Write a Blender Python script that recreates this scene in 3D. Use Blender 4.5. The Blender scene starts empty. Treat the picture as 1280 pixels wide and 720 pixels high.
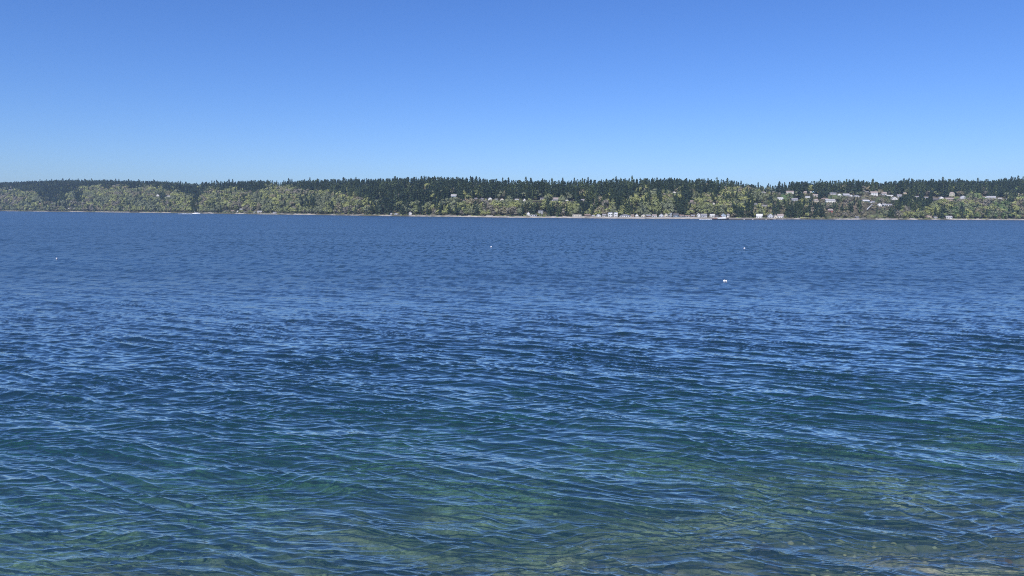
import bpy, math, random
import numpy as np
from mathutils import Matrix, Vector

random.seed(7)
rng = np.random.default_rng(7)
SC = bpy.context.scene
COL = SC.collection
R = math.radians

# ------------------------------------------------------------------ camera
LENS, SENS = 26.0, 36.0
F = 1280 * LENS / SENS
CAM_H = 10.0
HORIZON = 265.0
PITCH = math.atan((360 - HORIZON) / F)
ROLL = math.atan(4.4 / 640)
ROT = Matrix.Rotation(math.pi / 2 - PITCH, 3, 'X') @ Matrix.Rotation(ROLL, 3, 'Z')
RN = np.array(ROT)
cam_d = bpy.data.cameras.new('camera')
cam_d.lens, cam_d.sensor_width = LENS, SENS
cam_d.clip_start, cam_d.clip_end = 0.1, 30000
cam = bpy.data.objects.new('camera', cam_d)
cam.matrix_world = Matrix.Translation((0, 0, CAM_H)) @ ROT.to_4x4()
COL.objects.link(cam)
SC.camera = cam


def proj(x, y, z):
    """world -> photo pixel (1280 x 720)"""
    p = np.stack([np.asarray(x, float), np.asarray(y, float), np.asarray(z, float) - CAM_H], -1) @ RN
    return 640 + F * p[..., 0] / -p[..., 2], 360 - F * p[..., 1] / -p[..., 2]


def ratio(px):
    """X/Y of the sight line through column px at the level of the far shore"""
    v = np.stack([(np.asarray(px, float) - 640) / F, np.full(np.shape(px), (360 - 250) / F), -np.ones(np.shape(px))], -1)
    w = v @ RN.T
    return w[..., 0] / w[..., 1]


def on_water(px, py):
    v = RN @ np.array([(px - 640) / F, (360 - py) / F, -1.0])
    t = CAM_H / -v[2]
    return v[0] * t, v[1] * t


# ------------------------------------------------------------------ render settings
SC.view_settings.view_transform = 'Standard'
SC.view_settings.look = 'None'
SC.view_settings.gamma = 1
SC.view_settings.exposure = EXPO = 0.0
SC.cycles.max_bounces = 8
SC.cycles.transparent_max_bounces = 12
SC.cycles.volume_bounces = 0
SC.cycles.caustics_reflective = False
SC.cycles.caustics_refractive = False
SC.cycles.sample_clamp_indirect = 1.5
SC.cycles.use_denoising = False
SC.cycles.pixel_filter_type = 'BLACKMAN_HARRIS'
SC.cycles.filter_width = 1.05

# ------------------------------------------------------------------ light
SUN_EL, SUN_AZ = R(46), R(203)          # azimuth clockwise from +Y (away from the camera): behind, to the left
to_sun = Vector((math.sin(SUN_AZ) * math.cos(SUN_EL), math.cos(SUN_AZ) * math.cos(SUN_EL), math.sin(SUN_EL)))
W = bpy.data.worlds.new('World')
SC.world = W
W.use_nodes = True
nt = W.node_tree
sky = nt.nodes.new('ShaderNodeTexSky')
sky.sky_type = 'NISHITA'
sky.sun_disc = False
sky.sun_elevation = SUN_EL
sky.sun_rotation = SUN_AZ
sky.altitude = 0
sky.air_density = 1.0
sky.dust_density = 0.15
sky.ozone_density = 3.0
bg = nt.nodes['Background']
hs = nt.nodes.new('ShaderNodeHueSaturation')
hs.inputs['Saturation'].default_value = 1.12
nt.links.new(sky.outputs[0], hs.inputs['Color'])
wb = nt.nodes.new('ShaderNodeVectorMath'); wb.operation = 'MULTIPLY'      # white balance of the clear deep-blue April sky
wb.inputs[1].default_value = (0.49, 0.655, 1.04)
nt.links.new(hs.outputs[0], wb.inputs[0])
nt.links.new(wb.outputs[0], bg.inputs['Color'])
bg.inputs['Strength'].default_value = 0.13
sl = bpy.data.lights.new('sun', 'SUN')
sl.energy = 5.0
sl.angle = R(0.53)
sl.color = (1.0, 0.94, 0.86)
so = bpy.data.objects.new('sun', sl)
so.rotation_euler = to_sun.to_track_quat('Z', 'Y').to_euler()
so.location = (-50, -50, 80)
COL.objects.link(so)


# ------------------------------------------------------------------ helpers
def tag(o, label=None, cat=None, group=None, kind=None):
    if label: o['label'] = label
    if cat: o['category'] = cat
    if group: o['group'] = group
    if kind: o['kind'] = kind
    return o


def empty(name, loc, rz=0.0):
    o = bpy.data.objects.new(name, None)
    o.location = loc
    o.rotation_euler = (0, 0, rz)
    o.empty_display_size = 0.5
    COL.objects.link(o)
    return o


def np_mesh(name, verts, faces, mat=None, smooth=False, col=None):
    """verts (n,3); faces (m,k) array"""
    me = bpy.data.meshes.new(name)
    verts = np.asarray(verts, np.float32)
    faces = np.asarray(faces, np.int32)
    m, k = faces.shape
    me.vertices.add(len(verts))
    me.vertices.foreach_set('co', verts.ravel())
    me.loops.add(m * k)
    me.loops.foreach_set('vertex_index', faces.ravel())
    me.polygons.add(m)
    me.polygons.foreach_set('loop_start', np.arange(0, m * k, k, dtype=np.int32))
    me.polygons.foreach_set('loop_total', np.full(m, k, np.int32))
    if smooth:
        me.polygons.foreach_set('use_smooth', np.ones(m, bool))
    if col is not None:
        a = me.color_attributes.new('Col', 'FLOAT_COLOR', 'POINT')
        c = np.ones((len(verts), 4), np.float32)
        c[:, :3] = col
        a.data.foreach_set('color', c.ravel())
    if mat: me.materials.append(mat)
    me.update()
    me.validate()
    return me


def link(name, me, parent=None):
    o = bpy.data.objects.new(name, me)
    COL.objects.link(o)
    if parent: o.parent = parent
    return o


class MB:
    """collects simple shapes and links them as ONE mesh object"""
    def __init__(s): s.v, s.f = [], []

    def add(s, vs, fs):
        b = len(s.v)
        s.v += [tuple(v) for v in vs]
        s.f += [tuple(b + i for i in f) for f in fs]
        return s

    def box(s, x0, x1, y0, y1, z0, z1):
        v = [(x, y, z) for z in (z0, z1) for x, y in ((x0, y0), (x1, y0), (x1, y1), (x0, y1))]
        return s.add(v, [(0, 3, 2, 1), (4, 5, 6, 7), (0, 1, 5, 4), (1, 2, 6, 5), (2, 3, 7, 6), (3, 0, 4, 7)])

    def prism(s, pts, h, axis='y'):
        """pts: outline (a,b) in the plane, h=(lo,hi) along axis"""
        n = len(pts)
        def P(a, b, c): return {'y': (a, c, b), 'x': (c, a, b), 'z': (a, b, c)}[axis]
        v = [P(a, b, h[0]) for a, b in pts] + [P(a, b, h[1]) for a, b in pts]
        return s.add(v, [tuple(range(n)), tuple(range(2 * n - 1, n - 1, -1))] +
                     [(i, (i + 1) % n, n + (i + 1) % n, n + i) for i in range(n)])

    def tube(s, p0, p1, r0, r1=None, n=8):
        r1 = r0 if r1 is None else r1
        p0, p1 = Vector(p0), Vector(p1)
        d = (p1 - p0).normalized()
        a = d.orthogonal().normalized(); b = d.cross(a)
        v = [p + (a * math.cos(t) + b * math.sin(t)) * r for p, r in ((p0, r0), (p1, r1)) for t in [2 * math.pi * i / n for i in range(n)]]
        return s.add(v, [tuple(range(n - 1, -1, -1)), tuple(range(n, 2 * n))] + [(i, (i + 1) % n, n + (i + 1) % n, n + i) for i in range(n)])

    def lathe(s, prof, n=16, c=(0, 0, 0)):
        b = []
        for r, z in prof:
            b += [(c[0] + r * math.cos(2 * math.pi * i / n), c[1] + r * math.sin(2 * math.pi * i / n), c[2] + z) for i in range(n)]
        f = [(k * n + i, k * n + (i + 1) % n, (k + 1) * n + (i + 1) % n, (k + 1) * n + i) for k in range(len(prof) - 1) for i in range(n)]
        return s.add(b, f + [tuple(range(n - 1, -1, -1)), tuple(range((len(prof) - 1) * n, len(prof) * n))])

    def mesh(s, name, mat, smooth=False):
        me = bpy.data.meshes.new(name)
        me.from_pydata(s.v, [], s.f)
        me.materials.append(mat)
        if smooth:
            for p in me.polygons: p.use_smooth = True
        import bmesh
        bm = bmesh.new(); bm.from_mesh(me)
        bmesh.ops.recalc_face_normals(bm, faces=bm.faces)
        bm.to_mesh(me); bm.free()
        return me

    def build(s, name, mat, parent=None, smooth=False):
        return link(name, s.mesh(name, mat, smooth), parent)


def vnoise(x, y, seed=0):
    """smooth 2-D value noise, 0..1"""
    x = np.asarray(x, float); y = np.asarray(y, float)
    xi, yi = np.floor(x), np.floor(y)
    fx, fy = x - xi, y - yi
    fx, fy = fx * fx * (3 - 2 * fx), fy * fy * (3 - 2 * fy)
    def h(a, b):
        t = np.sin(a * 127.1 + b * 311.7 + seed * 74.7) * 43758.5453
        return t - np.floor(t)
    return (h(xi, yi) * (1 - fx) + h(xi + 1, yi) * fx) * (1 - fy) + (h(xi, yi + 1) * (1 - fx) + h(xi + 1, yi + 1) * fx) * fy


def fbm(x, y, seed=0, oct=4):
    a, t, n = 1.0, 0.0, 0.0
    for i in range(oct):
        t = t + a * vnoise(x * 2 ** i, y * 2 ** i, seed + i); n += a; a *= 0.5
    return t / n


def sstep(a, b, x):
    t = np.clip((x - a) / (b - a), 0, 1)
    return t * t * (3 - 2 * t)


# ------------------------------------------------------------------ materials
def mat(name, color=(0.5, 0.5, 0.5), rough=0.7, metal=0.0, var=0.12, scale=1.5, spec=0.4):
    m = bpy.data.materials.new(name)
    m.use_nodes = True
    t = m.node_tree; N = t.nodes; L = t.links
    b = N['Principled BSDF']
    b.inputs['Roughness'].default_value = rough
    b.inputs['Metallic'].default_value = metal
    b.inputs['Specular IOR Level'].default_value = spec
    tc = N.new('ShaderNodeTexCoord')
    nz = N.new('ShaderNodeTexNoise'); nz.inputs['Scale'].default_value = scale; nz.inputs['Detail'].default_value = 5
    L.new(tc.outputs['Object'], nz.inputs['Vector'])
    mx = N.new('ShaderNodeMix'); mx.data_type = 'RGBA'
    mx.inputs['A'].default_value = (*[c * (1 - var * 1.6) for c in color], 1)
    mx.inputs['B'].default_value = (*[min(1, c * (1 + var * 1.6)) for c in color], 1)
    L.new(nz.outputs['Fac'], mx.inputs['Factor'])
    L.new(mx.outputs['Result'], b.inputs['Base Color'])
    return m


def attr_mat(name, rough=0.8, trans=0.0, var=0.25, scale=0.4):
    m = bpy.data.materials.new(name)
    m.use_nodes = True
    t = m.node_tree; N = t.nodes; L = t.links
    b = N['Principled BSDF']
    b.inputs['Roughness'].default_value = rough
    b.inputs['Specular IOR Level'].default_value = 0.25
    at = N.new('ShaderNodeAttribute'); at.attribute_name = 'Col'
    ge = N.new('ShaderNodeNewGeometry')
    nz = N.new('ShaderNodeTexNoise'); nz.inputs['Scale'].default_value = scale; nz.inputs['Detail'].default_value = 4
    L.new(ge.outputs['Position'], nz.inputs['Vector'])
    mr = N.new('ShaderNodeMapRange')
    mr.inputs['From Min'].default_value = 0.25; mr.inputs['From Max'].default_value = 0.75
    mr.inputs['To Min'].default_value = 1 - var; mr.inputs['To Max'].default_value = 1 + var
    L.new(nz.outputs['Fac'], mr.inputs['Value'])
    vm = N.new('ShaderNodeVectorMath'); vm.operation = 'SCALE'
    L.new(at.outputs['Color'], vm.inputs[0]); L.new(mr.outputs[0], vm.inputs['Scale'])
    L.new(vm.outputs[0], b.inputs['Base Color'])
    if trans:
        tr = N.new('ShaderNodeBsdfTranslucent'); L.new(vm.outputs[0], tr.inputs['Color'])
        ms = N.new('ShaderNodeMixShader'); ms.inputs[0].default_value = trans
        L.new(b.outputs[0], ms.inputs[1]); L.new(tr.outputs[0], ms.inputs[2])
        L.new(ms.outputs[0], N['Material Output'].inputs['Surface'])
    return m


M = dict(
    white=mat('white_paint', (0.80, 0.80, 0.78), 0.5, var=0.05),
    cream=mat('cream_siding', (0.62, 0.58, 0.48), 0.6, var=0.08),
    grey=mat('grey_siding', (0.36, 0.38, 0.40), 0.6, var=0.08),
    blue=mat('blue_grey_siding', (0.30, 0.38, 0.48), 0.6, var=0.08),
    pale=mat('pale_grey_siding', (0.55, 0.57, 0.60), 0.6, var=0.08),
    tan=mat('tan_siding', (0.46, 0.38, 0.28), 0.65, var=0.1),
    brown=mat('brown_siding', (0.20, 0.13, 0.09), 0.7, var=0.12),
    red=mat('barn_red_siding', (0.30, 0.10, 0.08), 0.7, var=0.12),
    r_grey=mat('grey_shingle', (0.26, 0.26, 0.28), 0.8, var=0.15, scale=3),
    r_dark=mat('dark_shingle', (0.10, 0.10, 0.11), 0.8, var=0.15, scale=3),
    r_brown=mat('brown_shingle', (0.24, 0.19, 0.16), 0.8, var=0.15, scale=3),
    r_pale=mat('pale_metal_roofing', (0.40, 0.40, 0.41), 0.5, var=0.06, scale=3),
    r_white=mat('white_membrane_roofing', (0.64, 0.64, 0.64), 0.5, var=0.05, scale=3),
    r_pink=mat('faded_cedar_shake', (0.33, 0.28, 0.26), 0.8, var=0.12, scale=3),
    glass=mat('window_glass', (0.03, 0.045, 0.06), 0.08, spec=0.8, var=0.05),
    door=mat('painted_door', (0.16, 0.10, 0.07), 0.5),
    brick=mat('chimney_brick', (0.28, 0.16, 0.12), 0.85, var=0.2, scale=6),
    concrete=mat('weathered_concrete', (0.42, 0.41, 0.38), 0.85, var=0.15, scale=0.6),
    wood=mat('weathered_timber', (0.24, 0.20, 0.16), 0.85, var=0.25, scale=1.0),
    darkwood=mat('tarred_piling', (0.06, 0.055, 0.05), 0.8, var=0.25),
    hull=mat('dark_hull_paint', (0.035, 0.04, 0.05), 0.4, var=0.2),
    gel=mat('white_gelcoat', (0.82, 0.82, 0.80), 0.25, var=0.03),
    rust=mat('red_oxide_paint', (0.30, 0.09, 0.05), 0.6, var=0.2),
    buoy=mat('white_buoy_plastic', (0.80, 0.80, 0.78), 0.35, var=0.05),
    orange=mat('faded_blue_band', (0.08, 0.18, 0.45), 0.4, var=0.1),
    metal=mat('galvanised_steel', (0.35, 0.36, 0.37), 0.4, 0.8, var=0.1),
    foam=mat('sea_foam', (0.80, 0.84, 0.86), 0.9, var=0.15, scale=0.6),
    bark=mat('bark', (0.10, 0.085, 0.07), 0.9, var=0.25),
    leaf=attr_mat('foliage', 0.75, 0.08, 0.32, 0.30),
    ground=attr_mat('hillside_soil_and_turf', 0.95, 0, 0.30, 0.12),
    rock=mat('wet_rock', (0.06, 0.065, 0.06), 0.6, var=0.5, scale=2.5),
)

# ------------------------------------------------------------------ far shore terrain
SHX = [-700, -400, -200, 0, 160, 320, 480, 640, 800, 960, 1120, 1280, 1500, 1800, 2100]
SHD = [5200, 3900, 3300, 2850, 2380, 1900, 1530, 1340, 1290, 1340, 1470, 1620, 1850, 2200, 2600]
def D0(px):
    d = np.interp(px, SHX, SHD)
    return d + 14 * (vnoise(px / 60.0, 0, 3) - 0.5) + 5 * (vnoise(px / 14.0, 0, 4) - 0.5)

TOPX = [-700, -300, 0, 20, 40, 60, 100, 150, 200, 220, 240, 250, 280, 320, 400, 430, 450, 480, 500, 540, 560, 600, 620, 700, 730, 800, 820, 850, 870, 900, 930, 950, 1000, 1040, 1060, 1080, 1100, 1120, 1140, 1180, 1200, 1220, 1240, 1255, 1280, 1500, 1800, 2100]
TOPY = [228, 229, 229, 228.5, 227.5, 226.5, 226, 226.5, 227.5, 229, 231, 229.5, 228, 227, 227, 226, 225.5, 225, 224, 223, 223.5, 225, 227, 228, 226, 226, 224.5, 225, 226, 226.5, 228, 229, 229, 228, 226, 227, 229, 227.5, 225.5, 226, 225.5, 227.5, 227, 224.5, 225, 226, 228, 230]
def ridge_s(px): return np.interp(px, [-700, 0, 320, 640, 960, 1280, 2100], [700, 600, 430, 330, 380, 420, 600])
def hor(px): return HORIZON + (np.asarray(px, float) - 640) * math.tan(ROLL)

def ground_z(px, s):
    px = np.asarray(px, float); s = np.asarray(s, float)
    d = D0(px); rs = ridge_s(px)
    zr = CAM_H + (hor(px) - np.interp(px, TOPX, TOPY)) / F * (d + rs) - 25.0
    # bench width behind the beach, bluff width and bluff share of the height
    bench = np.interp(px, [0, 600, 660, 720, 930, 960, 1000, 1060, 1280], [14, 14, 30, 52, 52, 46, 22, 14, 14])
    bw = np.interp(px, [0, 480, 640, 900, 960, 1100, 1280], [190, 120, 90, 110, 190, 170, 110])
    bs = np.interp(px, [0, 480, 560, 640, 800, 900, 960, 1100, 1180, 1280], [0.55, 0.50, 0.52, 0.50, 0.50, 0.42, 0.50, 0.52, 0.42, 0.42])
    beach = -1.2 + 3.6 * sstep(-12, 9, s)
    z = beach + (zr - 2.4) * (bs * sstep(bench - 4, bench + bw, s) + (1 - bs) * sstep(bench + bw * 0.8, rs, s))
    far = np.clip(s - rs, 0, None)
    z = z + (6 * (fbm(px / 22.0, s / 60.0, 11, 3) - 0.5)) * sstep(bench + 10, bench + 60, s) - 0.02 * far
    z = np.where(s < -12, -1.2 + (s + 12) * 0.35, z)
    return np.maximum(z, -32)

def world(px, s):
    y = D0(px) + s
    return ratio(px) * y, y

# patches of open ground, authored where the photo shows them (px, py, rx, ry, colour)
SOIL = (0.085, 0.080, 0.050)
PATCH = [(511, 243, 7, 5.5, (0.20, 0.21, 0.10)), (532, 243, 6, 3, (0.20, 0.20, 0.11)), (577, 249, 9, 2.0, (0.36, 0.27, 0.19)),
         (1222, 247, 10, 1.8, (0.42, 0.32, 0.24)), (984, 245, 8, 4, (0.10, 0.17, 0.06)), (1036, 256, 6, 3, (0.11, 0.17, 0.06)),
         (1043, 247, 8, 2.5, (0.13, 0.18, 0.07)), (1099, 250, 5, 3, (0.13, 0.18, 0.07)), (1266, 244, 9, 2.5, (0.16, 0.19, 0.09)),
         (1250, 248.5, 8, 1.2, (0.34, 0.28, 0.20)), (978, 250, 6, 3, (0.12, 0.17, 0.07)), (872, 246, 6, 3, (0.16, 0.20, 0.06)),
         (1096, 270, 12, 1.5, (0.18, 0.21, 0.08)), (1185, 250, 14, 2.0, (0.30, 0.20, 0.15)), (1066, 257, 14, 6, (0.17, 0.13, 0.10)),
         (660, 252, 30, 1.5, (0.15, 0.17, 0.08)), (955, 257, 6, 2, (0.20, 0.19, 0.15)), (868, 255.5, 8, 1.0, (0.30, 0.28, 0.22)),
         (246, 263, 6, 1.2, (0.20, 0.22, 0.10)), (1052, 245, 5, 3, (0.14, 0.19, 0.08)), (1150, 248, 24, 2.0, (0.2, 0.17, 0.13))]

us = np.concatenate([np.arange(-700, -40, 12), np.arange(-40, 1320, 2.5), np.arange(1320, 2101, 12)])
ss = np.concatenate([[-120, -60, -30], np.arange(-16, 24, 2.0), np.arange(24, 300, 5), np.arange(300, 900, 14), [1000, 1300, 1800, 2600]])
U, S = np.meshgrid(us, ss)
Z = ground_z(U, S); X, Y = world(U, S)
PXg, PYg = proj(X, Y, Z)
sand = np.array((0.46, 0.42, 0.36)); wet = np.array((0.13, 0.12, 0.10))
C = np.empty(U.shape + (3,)); C[:] = SOIL
BRK = sstep(0.40, 0.56, vnoise(U / 13.0, 0 * U, 19) * 0.7 + vnoise(U / 4.0, 0 * U, 20) * 0.3 + np.interp(U, [0, 450, 600, 930, 1000], [-0.06, -0.02, 0.3, 0.3, 0.06]))
C *= (0.7 + 0.6 * fbm(U / 8, S / 25, 31, 3))[..., None]
for cx, cy, rx, ry, c in PATCH:
    k = np.clip(1.5 - np.hypot((PXg - cx) / rx, (PYg - cy) / ry) + 0.6 * (fbm(U / 4, S / 8, 17, 2) - 0.5), 0, 1)[..., None]
    C = C * (1 - k) + np.array(c) * k
k = (sstep(16, 10, S) * 0.97 * (0.12 + 0.88 * BRK))[..., None]; C = C * (1 - k) + sand * (0.35 + 0.9 * fbm(U / 5, S / 3, 5, 2) * np.interp(U, [0, 400, 700], [0.6, 0.8, 1.0]))[..., None] * k
k = sstep(-3.5, -6.5, S)[..., None]; C = C * (1 - k) + wet * k
nr, nc = U.shape
idx = np.arange(nr * nc).reshape(nr, nc)
quad = np.stack([idx[:-1, :-1], idx[:-1, 1:], idx[1:, 1:], idx[1:, :-1]], -1).reshape(-1, 4)
hill = link('hillside', np_mesh('hillside', np.stack([X, Y, Z], -1).reshape(-1, 3), quad, M['ground'], True, C.reshape(-1, 3)))
tag(hill, kind='structure')


def find_s(px, py, smin=18):
    s = np.arange(smin, 640, 1.0)
    x, y = world(np.full(s.shape, float(px)), s)
    _, q = proj(x, y, ground_z(np.full(s.shape, float(px)), s))
    i = np.argmax(q <= py)
    return s[i] if q[i] <= py else s[np.argmin(q)]

# ------------------------------------------------------------------ houses
HOUSES_KEEP = []          # (px, py base, px width, depth) for the trees to leave in view

def make_house(px, py, wpx, hpx, wall, roof, style, label, smin=18, yaw=0.0, group=None, kind='house'):
    s = find_s(px, py, smin)
    x, y = world(px, s)
    x, y = float(x), float(y)
    w = wpx * y / F
    htot = max(3.2, hpx * y / F)
    z = float(ground_z(px, s))
    d = min(max(7.0, w * 0.7), 13.0)
    h = empty(kind, (x, y, z), yaw + R(rng.uniform(-14, 14)) - math.atan2(x, y) * 0.6)
    tag(h, label, kind.replace('_', ' '), group)
    hw = w / 2
    gable = style in ('gable', 'front', 'shed', 'hip')
    rise = min(htot * 0.42, 3.4) if gable else 0.5
    if style == 'shed': rise = min(htot * 0.3, 2.0)
    hh = htot - rise
    wl = MB()
    if style == 'front':       # gable end faces the water
        wl.prism([(-hw, -3.5), (hw, -3.5), (hw, hh), (0, hh + rise), (-hw, hh)], (0, d), 'y')
    elif style == 'gable':
        wl.prism([(0, -3.5), (d, -3.5), (d, hh), (d / 2, hh + rise), (0, hh)], (-hw, hw), 'x')
    elif style == 'shed':
        wl.prism([(0, -3.5), (d, -3.5), (d, hh), (0, hh + rise)], (-hw, hw), 'x')
    else:
        wl.box(-hw, hw, 0, d, -3.5, hh)
    wl.build('wall', M[wall], h)
    rf = MB(); t, o = 0.28, 0.55
    if style == 'front':
        k = rise / hw
        for q in (-1, 1):
            rf.prism([(0, hh + rise + 0.01), (q * (hw + o), hh - k * o + 0.01), (q * (hw + o), hh - k * o + t), (0, hh + rise + t)], (-o, d + o), 'y')
    elif style == 'gable':
        k = rise / (d / 2)
        for q in (-1, 1):
            c = d / 2
            rf.prism([(c, hh + rise + 0.01), (c + q * (c + o), hh - k * o + 0.01), (c + q * (c + o), hh - k * o + t), (c, hh + rise + t)], (-hw - o, hw + o), 'x')
    elif style == 'shed':
        rf.prism([(-o, hh + rise + 0.03), (d + o, hh + 0.0), (d + o, hh + t), (-o, hh + rise + t + 0.03)], (-hw - o, hw + o), 'x')
    elif style == 'hip':
        a = min(hw * 0.9, d / 2)
        z0 = hh + 0.02
        v = [(-hw - o, -o, z0), (hw + o, -o, z0), (hw + o, d + o, z0), (-hw - o, d + o, z0), (-hw + a, d / 2, hh + rise), (hw - a, d / 2, hh + rise)]
        rf.add(v, [(0, 3, 2, 1), (0, 1, 5, 4), (1, 2, 5), (2, 3, 4, 5), (3, 0, 4)])
    else:
        rf.box(-hw - o, hw + o, -o, d + o, hh + 0.01, hh + 0.35)
    r_ = rf.build('roof', M[roof], h)
    if rng.random() < 0.5 and gable and style != 'shed':
        cx = rng.uniform(-hw * 0.6, hw * 0.6)
        MB().box(cx - 0.4, cx + 0.4, d * 0.6, d * 0.6 + 0.8, hh + rise * 0.3, hh + rise + 0.9).build('chimney', M['brick'], r_)
    # openings on the water side
    floors = 2 if hh > 4.4 else 1
    for fl in range(floors):
        zb = fl * 2.7 + 0.8
        n = int(np.clip(round(w / 3.4), 1, 6))
        dslot = int(rng.integers(0, n)) if fl == 0 else -1
        for i in range(n):
            cx = -hw + w * (i + 0.5) / n
            ww = min(w / n * rng.uniform(0.45, 0.75), 2.6)
            if i == dslot:
                MB().box(cx - 0.5, cx + 0.5, -0.06, 0.02, 0.05, 2.1).build('door', M['door'], h)
                continue
            ht = min(1.4, hh - zb - 0.25)
            if ht < 0.4: continue
            wn = MB().box(cx - ww / 2, cx + ww / 2, -0.05, 0.02, zb, zb + ht).build('window', M['glass'], h)
    if w > 9 and rng.random() < 0.6:
        dk = MB().box(-hw * 0.8, hw * 0.8, -2.6, -0.08, -0.25, 0.0)
        for cx in (-hw * 0.75, 0, hw * 0.75):
            dk.box(cx - 0.1, cx + 0.1, -2.5, -2.3, -3.5, -0.25)
        for cx in np.linspace(-hw * 0.8, hw * 0.8, 7):
            dk.box(cx - 0.04, cx + 0.04, -2.6, -2.52, 0.0, 0.95)
        dk.box(-hw * 0.8, hw * 0.8, -2.62, -2.5, 0.95, 1.02)
        dk.build('deck', M['wood'], h)
    HOUSES_KEEP.append((px, py, wpx, y, s, d))
    return h

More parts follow.
